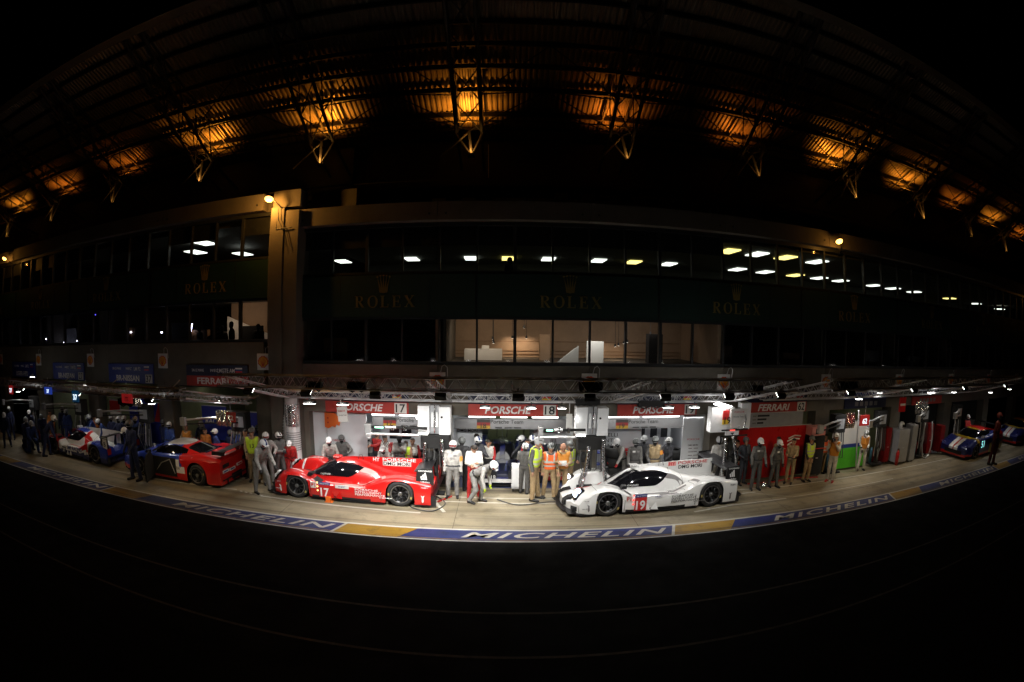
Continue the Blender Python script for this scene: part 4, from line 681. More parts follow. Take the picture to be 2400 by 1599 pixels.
# ================================================================== CARS (local frame: x from nose 0 to tail L, y left/right, z up; near flank = -y)
def prof(xs, pts, sm=5):
    px, pz = zip(*pts); f = np.interp(xs, px, pz); k = np.ones(sm)/sm
    return np.convolve(np.pad(f, sm//2, mode='edge'), k, 'valid')
def body(name, parent, L, hw, ztop, zbase, wheels, Rw, mats, pick, nx=250, nv=132, zc=.35, sweep=0):
    """height-field shell: roof and deck from ztop(x,y), flanks with round wheel openings, nose and tail walls"""
    xs = np.linspace(0, L, nx); v = np.sin(np.linspace(-1, 1, nv)*math.pi/2*.92)/math.sin(math.pi/2*.92)
    X = np.repeat(xs[:, None], nv, 1); Y = v[None, :]*hw(xs)[:, None]; Z = ztop(X, Y)
    low = np.full(nx, zbase, float)
    for wx in wheels:
        d = np.clip(Rw**2-(xs-wx)**2, 0, None); low = np.maximum(low, np.where(d > 0, zc+np.sqrt(d), 0))
    ns = 7; verts = []; faces = []
    top = np.stack([X, Y, Z], 2).reshape(-1, 3); verts.append(top); idx = lambda i, j: i*nv+j
    I, J = np.meshgrid(np.arange(nx-1), np.arange(nv-1), indexing='ij')
    F = np.stack([idx(I, J), idx(I+1, J), idx(I+1, J+1), idx(I, J+1)], 2).reshape(-1, 4); faces.append(F)
    off = nx*nv
    for s, col_ in ((0, 0), (1, nv-1)):
        ze = Z[:, col_]; lo = np.minimum(low, ze-.01)
        t = np.linspace(0, 1, ns)
        zz = ze[:, None]+(lo-ze)[:, None]*t[None, :]
        bulge = (.018*np.sin(t*math.pi))[None, :]*(-1 if s == 0 else 1)
        yy = Y[:, col_][:, None]+bulge-(0 if s else 0)
        V_ = np.stack([np.repeat(xs[:, None], ns, 1), yy*np.ones((nx, ns)), zz], 2).reshape(-1, 3); verts.append(V_)
        I, J = np.meshgrid(np.arange(nx-1), np.arange(ns-1), indexing='ij'); q = lambda i, j: off+i*ns+j
        f = np.stack([q(I, J), q(I, J+1), q(I+1, J+1), q(I+1, J)], 2).reshape(-1, 4)
        faces.append(f if s == 0 else f[:, ::-1]); off += nx*ns
    for e, sgn in ((0, 1), (nx-1, -1)):
        V_ = np.stack([np.repeat(X[e][:, None], 4, 1), np.repeat(Y[e][:, None], 4, 1), Z[e][:, None]+(zbase-Z[e])[:, None]*np.linspace(0, 1, 4)[None, :]], 2).reshape(-1, 3); verts.append(V_)
        I, J = np.meshgrid(np.arange(nv-1), np.arange(3), indexing='ij'); q = lambda i, j: off+i*4+j
        f = np.stack([q(I, J), q(I+1, J), q(I+1, J+1), q(I, J+1)], 2).reshape(-1, 4); faces.append(f if sgn > 0 else f[:, ::-1]); off += nv*4
    V_ = np.concatenate(verts); F = np.concatenate(faces); V_[:, 0] += sweep*(np.abs(V_[:, 1])/.95)**2*np.clip(1-V_[:, 0]/.75, 0, 1)
    me = bpy.data.meshes.new(name); me.from_pydata(V_.tolist(), [], F.tolist())
    for m in mats: me.materials.append(MATS[m])
    cen = V_[F].mean(1); nrm = np.cross(V_[F[:, 2]]-V_[F[:, 0]], V_[F[:, 3]]-V_[F[:, 1]]); nrm /= np.linalg.norm(nrm, axis=1)[:, None]+1e-9
    me.polygons.foreach_set('material_index', pick(cen[:, 0], cen[:, 1], cen[:, 2], nrm).astype(int)); me.polygons.foreach_set('use_smooth', [True]*len(F))
    me.update(); 
    try: me.set_sharp_from_angle(angle=R(42))
    except Exception: pass
    return link(name, me, parent)
_wh = {}
def wheel(parent, x, y, r=.345, wdt=.31, side=-1, spokes=10, rimm='rim', lip='rim_lip', rr=.235):
    k = (r, wdt, side, spokes, rimm)
    if k not in _wh:
        h_ = wdt/2
        ty = MB().lathe([(rr,-h_*.9),(rr+.02,-h_),(r-.04,-h_),(r-.012,-h_*.88),(r,-h_*.6),(r,h_*.6),(r-.012,h_*.88),(r-.04,h_),(rr,h_*.9)], 'y', n=36).mesh('tyre', 'tyre', smooth=True)
        s = side*h_
        b = MB().lathe([(rr+.004,s*.97),(rr-.018,s*.98),(rr-.02,s*.3),(.0,s*.22)], 'y', n=30); rb = b.mesh('rim', rimm, smooth=True)
        lp = MB().lathe([(rr+.006,s*.985),(rr-.004,s*1.0),(rr-.016,s*.985)], 'y', n=36).mesh('rim_lip', lip, smooth=True)
        b = MB()
        for i in range(spokes):
            a = 2*math.pi*i/spokes
            for da in (-.1, .1): b.tube([(.05*math.cos(a),s*.82,.05*math.sin(a)),((rr-.018)*math.cos(a+da),s*.9,(rr-.018)*math.sin(a+da))], .011, 5)
        sp = b.mesh('spokes', rimm, smooth=True)
        hb = MB().lathe([(.06,s*.7),(.055,s*.88),(.03,s*.95),(0,s*.96)], 'y', n=14).mesh('hub', lip, smooth=True)
        mks = []
        for a in (90, 250): mk = MB(); mks.append(mk); mk.add([((r-.075+.05*u)*math.cos(R(a+d)), s*1.012, (r-.075+.05*u)*math.sin(R(a+d))) for u, d in ((0,-7),(1,-6),(1,6),(0,7))], [(0,1,2,3)])
        _wh[k] = (ty, rb, lp, sp, hb, [q.mesh('tyre_marking', 'tyre_mark') for q in mks])
    ty, rb, lp, sp, hb, mk = _wh[k]
    o = link('wheel', ty, parent, (x, y, r)); o.name = 'wheel'
    for n_, me in (('rim', rb), ('rim_lip', lp), ('spokes', sp), ('hub', hb), ('tyre_marking', mk[0]), ('tyre_marking', mk[1])): link(n_, me, o)
    o.rotation_euler.y = (x*37 % 6.28)
    return o
FY = -.968          # flank lettering plane
ss = lambda a, b, x: (lambda t: t*t*(3-2*t))(np.clip((x-a)/(b-a), 0, 1))
def lmp(label, loc, rz, scl, paint, num, livery, style='919'):
    L = 4.65; WX = (.98, 3.86); t = thing('prototype_race_car', label, 'race car', loc, rz); t.scale = (scl,)*3
    xs0 = np.linspace(0, L, 400)
    ff = prof(xs0, [(0,.30),(.06,.36),(.2,.52),(.42,.645),(.65,.71),(.9,.732),(1.12,.715),(1.32,.645),(1.5,.54),(1.66,.44),(1.8,.36),(2,.3),(5,.3)], 9)
    fr = prof(xs0, [(0,.2),(2.5,.36),(2.85,.46),(3.15,.62),(3.45,.735),(3.72,.775),(3.95,.772),(4.2,.735),(4.45,.69),(4.65,.645)], 13)
    hc = prof(xs0, [(0,.2),(.95,.46),(1.2,.585),(1.45,.73),(1.7,.87),(1.95,.96),(2.2,1.0),(2.5,.98),(2.75,.925),(3.0,.83),(3.25,.74),(3.55,.665),(4.1,.61),(4.65,.57)], 15)
    wc = prof(xs0, [(0,.2),(.95,.3),(1.3,.45),(1.7,.53),(2.1,.55),(2.6,.535),(3.0,.48),(3.5,.38),(4.1,.28),(4.65,.2)], 15)
    nz = prof(xs0, [(0,.30),(.1,.36),(.4,.42),(.8,.46),(1.2,.5),(1.5,.5),(2.0,.45),(3,.45),(5,.45)], 9)
    it = lambda f, x: np.interp(x, xs0, f)
    def ztop(x, y):
        a = np.abs(y); nose = it(nz, x)*(1-.28*np.clip(a/.36, 0, 1)**2.5); nose = np.where(a > .36, nose*ss(.62, .42, a), nose)
        base = np.where(x < 1.35, np.maximum(nose, .22), np.where(x < 2.9, .44+.03*np.sin((x-1.3)*1.9), .45))
        base = base-np.where((x > 1.62) & (x < 2.7), .10*ss(.84, .6, a)*ss(.5, .62, a), 0)
        w_f = ss(.40, .54, a); w_r = ss(.36, .62, a)
        z = np.maximum(base, np.where(w_f > 0, .25+(it(ff, x)-.25)*w_f, 0)); z = np.maximum(z, np.where(w_r > 0, .3+(it(fr, x)-.3)*w_r, 0))
        w = it(wc, x); u = np.clip(a/w, 0, 1); can = .42+(it(hc, x)-.42)*np.power(np.clip(1-u**2.7, 0, 1), .6)
        z = np.maximum(z, np.where(x > .9, can, 0))
        e = np.clip((a-.86)/.10, 0, 1); z = z-.085*e*e*np.where((x < 1.6) | (x > 2.9), 1, .4)
        return z
    def hw(x): return .945-.10*ss(.35, 0, x)-.025*ss(1.7, 2.2, x)*ss(3.1, 2.6, x)
    def pick(x, y, z, n):
        a = np.abs(y); w = np.interp(x, xs0, wc); h_ = np.interp(x, xs0, hc)
        top_edge = h_-.085-.04*ss(2.2, 3, x); bot = .60+.03*ss(1.5, 1.9, x)+.30*ss(2.25, 2.98, x)
        glass = (x > 1.22) & (x < 2.98) & (a < w*1.0) & (z > bot) & (z < np.where(x < 1.93, 9, top_edge)) & (z > np.interp(x, xs0, nz)+.04)
        roof = (x > 1.62) & (a < .30) & (z > h_-.10) & (x < 1.95) & False
        return livery(x, y, z, n, a)
    body('body_shell', t, L, hw, ztop, .10, WX, .376, paint, pick, sweep=.34)
    xg = np.linspace(1.12, 3.02, 64); gv = []; gf = []; nr = 12
    for sd in (-1, 1):
        o0 = len(gv)
        for x in xg:
            h_, w_ = it(hc, x), it(wc, x); bo = .555+.03*ss(1.3, 1.9, x)+.33*ss(2.3, 3.02, x)
            q = ss(1.86, 2.02, x); te = (h_-.002)*(1-q)+(h_-.06-.05*ss(2.3, 3.02, x))*q; te = max(te, bo+.003)
            for r_ in range(nr+1):
                z = bo+(te-bo)*math.sin(r_/nr*math.pi/2) if q < .5 else bo+(te-bo)*r_/nr
                y = w_*max(0, 1-max(0, min(1, (z-.42)/(h_-.42)))**(1/.6))**(1/2.7); k_ = 1+.010/max(.2, w_)
                gv.append((x, sd*y*k_, z+.007))
        for i in range(len(xg)-1):
            for j in range(nr): a_ = o0+i*(nr+1)+j; gf.append((a_, a_+nr+1, a_+nr+2, a_+1))
    MB().add(gv, gf).obj('canopy_glass', 'glass_dark', t, smooth=True)
    # chassis, floor, splitter, diffuser
    MB().box(.5,-.56,.06,4.3,.56,.40).obj('chassis_tub', 'matte_black', t); MB().prism([(.30,-.92),(.12,-.72),(-.06,-.45),(-.12,0),(-.06,.45),(.12,.72),(.30,.92),(.6,.93),(.6,-.93)], 'z', .05, .075).obj('front_splitter', 'carbon', t); MB().box(1.38,-.92,.045,3.42,.92,.07).obj('floor', 'carbon', t)
    MB().prism([(4.2,.06),(4.75,.30),(4.75,.33),(4.2,.1)], 'y', -.88, .88).obj('diffuser', 'carbon', t)
    for y in (-.93,.9): MB().prism([(4.18,.06),(4.78,.06),(4.78,.30),(4.62,.36),(4.3,.2)], 'y', y, y+.03).obj('diffuser_fence', 'carbon', t)
    for y in (-.28,.28): MB().prism([(-.02,.16),(.22,.16),(.3,.4),(.12,.36),(.0,.28)], 'y', y-.1, y+.1).obj('nose_duct', 'matte_black', t)
    for y in (-.66,.66): MB().prism([(.13,.14),(.24,.14),(.24,.25),(.13,.23)], 'y', y-.14, y+.14).obj('brake_duct', 'matte_black', t)
    for y in (-.6,.6): MB().prism([(.0,.085),(.2,.1),(.22,.13),(.02,.11)], 'y', y-.26, y+.26).obj('dive_plane', 'carbon', t)
    for wx in WX:
        for y, s in ((-.785,-1),(.785,1)): wheel(t, wx, y, r=.352, rr=.24, side=s)
    # fin with sponsor fields
    fin = MB().prism([(2.05,.98),(2.3,1.03),(3.0,1.05),(4.28,1.06),(4.30,.55),(3.5,.6),(3.0,.75),(2.6,.92)], 'y', -.012, .012).obj('shark_fin', paint[0], t)
    MB().box(1.78,-.09,.95,2.02,.09,1.04).obj('roof_scoop', paint[0], t, bevel=.02); MB().box(1.76,-.06,.975,1.79,.06,1.03).obj('scoop_mouth', 'black', t)
    # rear wing
    w_ = MB().prism([(4.22,.96),(4.3,.99),(4.5,1.0),(4.66,1.04),(4.66,1.025),(4.5,.975),(4.3,.96)], 'y', -.86, .86).obj('rear_wing', 'carbon', t)
    for y in (-.885,.86):
        e = MB().prism([(4.27,.62),(4.30,1.03),(4.71,1.06),(4.73,.62)], 'y', y, y+.025).obj('end_plate', 'decal_black', t)
        yy = y-.003 if y < 0 else y+.028
        for i in range(3):
            q = .10+.05*i; MB().add([(4.41+.055*i,yy,.76),(4.45+.055*i,yy,.76),(4.42+.05*i,yy,.76+q),(4.39+.05*i,yy,.76+q*.8)], [(0,1,2,3)]).obj('stripe_logo', 'decal_white', e)
        if y < 0: text('adidas', .05, 'decal_white', e, (4.50,yy,.70), fit=.24); text('CHOPARD', .04, 'decal_white', e, (4.51,yy,.99), fit=.34)
    for y in (-.2,.2): MB().prism([(4.3,.6),(4.42,.96),(4.5,.96),(4.45,.6)], 'y', y-.012, y+.012).obj('wing_pylon', 'carbon', t)
    def ribbon(path, w_, m, nm, sides=(-1, 1), lift=.006):
        p = np.array(path); tt_ = np.linspace(0, len(p)-1, 60); px = np.interp(tt_, range(len(p)), p[:, 0]); py = np.interp(tt_, range(len(p)), p[:, 1])
        ker = np.ones(5)/5; px = np.convolve(np.pad(px, 2, mode='edge'), ker, 'valid'); py = np.convolve(np.pad(py, 2, mode='edge'), ker, 'valid')
        dx, dy = np.gradient(px), np.gradient(py); q = np.hypot(dx, dy)+1e-9; nx_, ny_ = -dy/q*w_/2, dx/q*w_/2
        for sd in sides:
            b = MB(); A, B_ = (px+nx_, py+ny_), (px-nx_, py-ny_); za, zb = ztop(A[0], A[1])+lift, ztop(B_[0], B_[1])+lift
            vs = [v for i in range(60) for v in ((A[0][i], sd*A[1][i], za[i]), (B_[0][i], sd*B_[1][i], zb[i]))]
            b.add(vs, [(2*i, 2*i+1, 2*i+3, 2*i+2) for i in range(59)]).obj(nm, m, t, smooth=True)
    if style == '919':
        ribbon([(1.98,.30),(2.3,.37),(2.7,.38),(3.0,.35),(3.2,.42),(3.34,.58),(3.42,.78),(3.44,.9)], .10, paint[2], 'livery_band', lift=.012)
        ribbon([(1.75,.62),(2.2,.66),(2.8,.70),(3.15,.76)], .08, paint[2], 'livery_band', lift=.012)
    if style == '919':
        ribbon([(.55,.45),(.8,.6),(1.15,.75)], .035, 'decal_white' if paint[0] == 'red_gloss' else 'decal_grey', 'livery_stripe'); ribbon([(3.55,.50),(3.9,.62),(4.4,.7)], .035, paint[2], 'livery_stripe'); ribbon([(.35,.10),(.8,.12),(1.1,.16)], .06, 'decal_red' if paint[0] == 'white_gloss' else paint[2], 'livery_stripe')
        for k_ in range(5): MB().box(3.32+.07*k_,FY+.004,.22,3.37+.07*k_,FY+.02,.235).obj('sponsor_mark', 'decal_grey' if paint[0] == 'white_gloss' else 'decal_white', t)
    for path in ([(1.70,.92),(1.72,.60),(2.9,.60),(3.05,.92)], [(3.2,.05),(3.22,.4),(3.3,.92)], [(1.2,.0),(1.25,.3),(1.42,.5),(1.7,.57)], [(.62,.42),(.64,.7),(.66,.93)]): ribbon(path, .009, 'black', 'panel_seam', lift=.003)
    for x in (1.40,3.36): MB().box(x,-.969,.13,x+.008,-.95,.42).obj('panel_seam', 'black', t)
    # lamps, mirrors, door seam, aerial, wiper
    for y in (-1, 1):
        b = MB().prism([(.10,.36),(.2,.49),(.335,.62),(.37,.60),(.33,.46),(.22,.34)], 'y', y*.60-.085, y*.60+.085); o = b.obj('headlight', 'glass_dark', t); o.location.z = .035; o.location.x = .07
        for q, (dx, dz) in enumerate(((.155,.47),(.245,.56))): MB().box(dx-.035,y*.60-.08,dz-.04,dx+.02,y*.60+.08,dz+.04).obj('light_unit', 'headlight' if num == '19' else 'decal_white', o, (0,0,0))
        MB().tube([(1.42,y*.52,.62),(1.38,y*.74,.70)], .014, 6).obj('mirror_stalk', 'carbon', t); MB().prism([(1.30,.67),(1.45,.67),(1.45,.75),(1.34,.75)], 'y', y*.80-.07, y*.80+.07).obj('mirror', 'carbon', t)
        MB().box(4.63,y*.80-.09,.40,4.665,y*.80+.09,.62).obj('tail_light', 'decal_red', t)
    MB().tube([(2.55,-.15,1.0),(2.58,-.15,1.12),(2.66,-.15,1.13),(2.7,-.15,1.0)], .008, 5).obj('tow_hoop', 'black', t); MB().tube([(1.35,-.05,.66),(1.7,-.12,.91)], .01, 5).obj('wiper', 'black', t)
    for i in range(3): MB().box(1.5,-.952,.36-.012+.0,1.52,-.93,.37).obj('vent', 'black', t) if False else None
    for i, (x0, x1) in enumerate(((1.98,2.08),(2.2,2.3))): MB().add([(x0-.1,-.94,.12),(x1,-1.0,.12),(x1,-.94,.12),(x1-.06,-.94,.30)], [(0,1,3),(1,2,3),(0,2,1),(0,3,2)]).obj('side_scoop', paint[0], t)
    return t
def near_text(t, s, size, m, x, z, fit=None, y=FY, **kw): return text(s, size, m, t, (x, y, z), (1,0,0), (0,0,1), fit=fit, **kw)
def porsche_marks(t, fg, numbg, numfg, pipm, finfg, dmgbg):
    f = near_text(t, 'PORSCHE', .085, finfg, 3.66, .998, fit=.92, y=-.018, bold=.01)
    if dmgbg: MB().box(3.2,-.017,.825,3.98,-.0125,.945).obj('sponsor_field', dmgbg, t)
    near_text(t, 'DMG MORI', .1, 'decal_black', 3.59, .885, fit=.74, y=-.02, bold=.03); near_text(t, 'HY', .1, 'decal_white' if dmgbg else 'decal_red', 3.02, .985, y=-.018, bold=.03)
    if not dmgbg: MB().box(2.9,-.0165,.925,3.14,-.0125,1.04).obj('badge_field', 'decal_pink', t)
    MB().box(1.66,FY,.12,1.98,FY+.012,.46).obj('number_panel', numbg, t); near_text(t, num_of[t], .24, numfg, 1.82, .26, fit=.24, y=FY-.003, bold=.03)
    MB().box(1.66,FY,.465,1.98,FY+.012,.54).obj('event_panel', 'decal_blue', t); near_text(t, '24h LE MANS', .035, 'decal_white', 1.82, .502, fit=.26, y=FY-.003)
    MB().box(1.42,FY,.36,1.58,FY+.012,.53).obj('class_panel', 'sign_white' , t); near_text(t, 'P1', .11, 'decal_red', 1.5, .445, fit=.11, y=FY-.003, bold=.03)
    for i in range(3): MB().lathe([(0,-.006),(.025,-.006),(.025,.0)], 'y', (1.62,FY,.52-.11*i), 12).obj('position_lamp', 'red_led' if num_of[t] == '19' else 'amber_led', t)
    if fg == 'decal_white': MB().box(2.12,FY+.014,.40,2.5,FY+.024,.5).obj('series_panel', 'sign_white', t)
    near_text(t, 'WEC', .05, 'decal_blue', 2.31, .45, fit=.2, y=FY+.01, shear=.4)
    for i, s in enumerate(('PORSCHE','INTELLIGENT','PERFORMANCE')): text(s, .052, fg, t, (2.98+[-.0,.05,.09][i],FY+.004,.415-.068*i), fit=[.62,.72,.8][i])
    near_text(t, 'MICHELIN', .02, fg, .46, .44, y=-.945, fit=.16); near_text(t, 'DMG MORI', .03, fg, .42, .24, y=-.945, fit=.16); near_text(t, 'Mobil 1', .045, fg, 4.5, .57, y=FY, fit=.17); near_text(t, 'Mobil 1', .05, fg, 1.9, 1.01, y=-.094, fit=.2)
    near_text(t, 'CHOPARD', .045, 'decal_white', 1.72, .655, y=-.575, fit=.3)
    for x in (.5, 4.45): MB().prism([(x-.045,.36),(x-.02,.3),(x-.025,.2),(x,.16),(x+.025,.2),(x+.02,.3),(x+.045,.36),(x,.33)], 'y', (-.955 if x < 1 else FY)-.004, -.94 if x < 1 else FY+.01).obj('deer_logo', fg if fg == 'decal_white' else 'decal_grey', t)
num_of = {}
def livery_919(kind):
    def f(x, y, z, n, a):
        k = np.zeros(len(x)); w = .05
        band = ((x-3.12+.35*(z-.6)) > 0) & ((x-3.12+.35*(z-.6)) < .11) & (z > .47) & (a > .25)
        line_ = (x > 2.0) & (x < 3.05) & (z > .93-.55*(x-2.2)/1.2) & (z < 1.0-.55*(x-2.2)/1.2+.03) & (a < .5) & (a > .33); 
        sp = (x > 2.35) & (x < 3.4) & (z > .40) & (z < .47) & (a > .8) & (n[:, 2] > .3); k = np.where(sp, 2, k)
        k = np.where((x > 1.62) & (x < 1.95) & (a < .55) & (z > 1.0), 0, k)
        k = np.where((z < .135) & (x > .5) & (n[:, 2] < .5), 3, k)
        k = np.where((x > 1.45) & (x < 1.64) & (n[:, 0] > .5) & (a > .5), 3, k)          # dark rear face of front fender
        if kind == 'blue': k = np.where((np.sin(x*5+y*3) > .5) & (z > .5), 2, k); k = np.where((x < .02) & (z < .3), 2, k)
        return k
    return f
c19 = lmp('white hybrid prototype with number 19 parked nose to the left', (1.72,12.50,0), R(4.3), 1.065, ['white_gloss','glass_dark','decal_grey','matte_black'], '19', livery_919('white')); num_of[c19] = '19'
porsche_marks(c19, 'decal_black', 'decal_red', 'decal_white', None, 'decal_red', None)
c17 = lmp('red hybrid prototype with number 17 at its pit box', (-6.60,13.20,0), R(-1.2), 1.05, ['red_gloss','glass_dark','decal_pink','matte_black'], '17', livery_919('red')); num_of[c17] = '17'
porsche_marks(c17, 'decal_white', 'red_gloss', 'decal_white', None, 'decal_white', 'sign_white')
tag(MB().prism([(-.12,0),(.12,0),(.07,.03),(.07,.16),(-.07,.16),(-.07,.03)], 'y', -.1, .1).obj('jack_stand', 'decal_orange', None, (-4.60,12.16,.004)), 'small orange jack stand under the flank of the red car', 'jack stand')
c18 = lmp('dark blue prototype with number 18 nose outward in the middle garage', (.15,14.75,-.215), R(90), 1.0, ['navy_deep','glass_dark','navy_gloss','matte_black'], '18', livery_919('blue')); num_of[c18] = '18'
MB().box(-.02,-.7,.15,.03,.7,.26).obj('nose_bar', 'white_gloss', c18, (-.05,0,0)); text('18', .12, 'decal_white', c18, (-.16,.28,.36), (0,-1,0), (.3,0,1))
o = MB().prism([(0,0),(.75,.12),(.7,.2),(.3,.38),(-.02,.2)], 'x', -.015, .015).obj('open_door', 'navy_gloss', c18, (1.7,.75,.75)); o.rotation_euler = (0,R(-30),R(60))
# ---- white / blue / red coupe prototype of the crew at left
def liv_smp(x, y, z, n, a):
    k = np.zeros(len(x)); k = np.where((z > .9) & (x < 2.7), 4, k)
    k = np.where((x > 2.75) & (x-2.75 < .75) & (z > .42), 2, k); k = np.where((x > 2.75) & (z > .62) & (x < 3.1), 2, k)
    k = np.where((x > 3.05-.2*z) & (x < 3.6) & (a < .36), 0, k); k = np.where((x > 3.75) & (a > .45), 4, k); k = np.where((x > 4.3), 4, k)
    k = np.where((z < .30) & (n[:, 2] < .5), 5, k); k = np.where((x > .2) & (x < 1.4) & (a > .3), 2, k); k = np.where((x < .5) & (a < .4), 4, k)
    return np.where((z < .135) & (n[:, 2] < .5), 3, k)
smp = lmp('white blue and red coupe prototype serviced by the blue crew', (-18.6,13.55,0), R(-2), 1.06, ['white_gloss','glass_dark','red_gloss','matte_black','blue_gloss','navy_gloss'], '37', liv_smp)
text('SMP RACING', .15, 'decal_blue', smp, (2.55,FY,.40), fit=1.05, bold=.02, shear=.2); text('NISSAN', .05, 'decal_white', smp, (3.0,-.5,.7), (.9,0,-.3), (.3,-.3,1)); text('19', .1, 'decal_white', smp, (3.3,FY,.3))
MB().prism([(2.55,1.0),(3.2,1.06),(4.5,1.05),(4.5,.62),(3.5,.66)], 'y', -.02, .02).obj('fin_field', 'white_gloss', smp); MB().box(4.46,-.92,.62,4.68,-.905,.95).obj('wing_plate', 'sign_white', smp); text('B', .16, 'decal_black', smp, (4.57,-.923,.78), bold=.03)
MB().box(1.66,FY,.16,1.92,FY+.012,.40).obj('number_panel', 'sign_navy', smp); text('37', .15, 'decal_white', smp, (1.79,FY-.003,.28), bold=.02)
# ---- GT coupes
def gt(label, loc, rz, scl, paint, livery, num=None, nm='decal_white', rear=True, opendoor=False):
    L = 4.56; WX = (.92, 3.60); t = thing('gt_race_car', label, 'race car', loc, rz); t.scale = (scl,)*3
    xs0 = np.linspace(0, L, 400)
    bz = prof(xs0, [(0,.48),(.1,.58),(.5,.68),(.9,.76),(1.3,.80),(1.8,.84),(2.6,.87),(3.2,.92),(3.6,.97),(4.1,.96),(4.45,.93),(4.56,.86)], 9)
    hc = prof(xs0, [(0,.3),(1.1,.76),(1.4,.90),(1.75,1.08),(2.1,1.17),(2.5,1.18),(2.9,1.13),(3.3,1.04),(3.75,.95),(4.2,.9),(4.56,.8)], 13)
    it = lambda f, x: np.interp(x, xs0, f)
    def ztop(x, y):
        a = np.abs(y); z = it(bz, x)-.05*np.cos(np.clip(a/.9, 0, 1)*math.pi*.5)*ss(1.2, .3, x)
        z = z+.05*np.exp(-((x-.92)/.35)**2)*ss(.4, .75, a)+.03*np.exp(-((x-3.6)/.45)**2)*ss(.4, .8, a)
        e = np.clip((a-.80)/.18, 0, 1); z = z-.14*e*e
        w = .80-.16*ss(2.4, 4.2, x)-.05*ss(1.6, 1.1, x); u = np.clip(a/w, 0, 1); can = .70+(it(hc, x)-.70)*np.power(np.clip(1-u**4, 0, 1), .75)
        return np.maximum(z, np.where((x > 1.05) & (x < 4.3), can, 0))
    def hw(x): return .98-.16*ss(.5, 0, x)**2-.06*ss(4.2, 4.56, x)-.03*np.exp(-((x-2.2)/.7)**2)
    def pick(x, y, z, n):
        a = np.abs(y); h_ = it(hc, x); b_ = it(bz, x)
        ws = (x > 1.22) & (x < 1.86) & (a < .66) & (z > b_+.02) & (z < h_+.02); side = (x > 1.65) & (x < 3.05) & (a > .5) & (z > b_+.02) & (z < h_-.07) & (np.abs(n[:, 1]) > .25); bk = (x > 3.0) & (x < 3.75) & (a < .48) & (z > b_-.02)
        return np.where(ws | side | bk, 1, livery(x, y, z, n, a))
    body('body_shell', t, L, hw, ztop, .12, WX, .41, paint, pick, 220, 110)
    MB().box(.45,-.60,.08,4.2,.60,.45).obj('chassis_tub', 'matte_black', t); MB().box(1.34,-.94,.06,3.2,.94,.10).obj('side_skirt', 'carbon', t); MB().prism([(-.06,-.7),(-.09,0),(-.06,.7),(.4,.95),(.4,-.95)], 'z', .06, .085).obj('front_splitter', 'carbon', t)
    MB().box(-.015,-.55,.2,.05,.55,.36).obj('grille', 'matte_black', t)
    for wx in WX:
        for y, s in ((-.82,-1),(.82,1)): wheel(t, wx, y, .345, .3, s, 10)
    for y in (-1, 1):
        MB().prism([(.1,.50),(.45,.66),(.5,.64),(.2,.46)], 'y', y*.70-.1, y*.70+.1).obj('headlight', 'glass_dark', t); MB().box(.13,y*.7-.05,.55,.17,y*.7+.05,.58).obj('light_unit', 'decal_white', t); MB().prism([(1.45,.88),(1.6,.88),(1.6,.97),(1.5,.97)], 'y', y*1.0-.08, y*1.0+.08).obj('mirror', 'carbon', t)
        MB().lathe([(0,.02),(.075,.015),(.085,-.01)], 'x', (4.52,y*.62,.78), 16).obj('tail_light', 'decal_red', t)
    MB().prism([(4.3,1.12),(4.45,1.14),(4.66,1.15),(4.66,1.14),(4.45,1.125)], 'y', -.9, .9).obj('rear_wing', 'carbon', t)
    for y in (-.905,.885): MB().prism([(4.27,1.06),(4.28,1.18),(4.7,1.18),(4.7,1.06)], 'y', y, y+.02).obj('end_plate', 'carbon', t)
    for y in (-.45,.45): MB().prism([(4.25,.9),(4.4,1.125),(4.5,1.125),(4.42,.9)], 'y', y-.015, y+.015).obj('wing_pylon', 'carbon', t)
    MB().prism([(4.1,.08),(4.62,.26),(4.62,.3),(4.1,.14)], 'y', -.85, .85).obj('diffuser', 'carbon', t)
    for y in (-.6,-.2,.2,.6): MB().prism([(4.2,.09),(4.62,.09),(4.62,.28)], 'y', y-.01, y+.01).obj('diffuser_fence', 'carbon', t)
    for y in (-.6,.6): MB().box(4.54,y-.18,.62,4.575,y+.18,.74).obj('exhaust_vent', 'black', t)
    MB().box(4.545,-.3,.16,4.58,.3,.34).obj('rear_grille', 'black', t)
    if num:
        MB().box(1.42,-1.0,.42,1.86,-.955,.76).obj('number_field', 'sign_navy', t); text(num, .3, nm, t, (1.64,-1.004,.59), bold=.0, space=1.15)
    return t
def liv72(x, y, z, n, a):
    k = np.zeros(len(x)); k = np.where(x+.5*z < 3.3, 2, k); k = np.where((x < 2.9) & (z > .5) & (x > 2.2) & (a > .8) & (z < .72), 3, k); k = np.where((x < 3.3) & (z < .3), 0, k); k = np.where((x > 2.75) & (x < 3.12) & (z > .38) & (z < .6) & (a > .85), 3, k)
    k = np.where((z > 1.13) & (a < .5), 3, k); return np.where((z < .17) & (n[:, 2] < .5), 4, k)
f72 = gt('red and blue coupe with open door seen from its tail', (-12.66,13.2,0), R(-2), 1.0, ['red_gloss','glass_dark','blue_gloss','white_gloss','matte_black'], liv72)
text('RACING', .1, 'decal_black', f72, (2.95,-.985,.50), fit=.36); text('OPEN', .09, 'decal_white', f72, (3.6,-.955,.86), (1,0,0), (0,.4,1), fit=.34)
for x, y, z in ((4.575,-.65,.52),(4.575,.2,.55),(4.575,-.25,.5)): MB().box(x-.01,y-.17,z-.045,x+.006,y+.17,z+.045).obj('plate', 'sign_white', f72); MB().box(x+.004,y-.12,z-.02,x+.009,y+.12,z+.02).obj('plate_mark', 'decal_red' if y > 0 else 'decal_blue', f72)
MB().add([(4.59,-.03,.66),(4.59,.08,.66),(4.59,.02,.80)], [(0,1,2)]).obj('tow_marker', 'decal_red', f72)
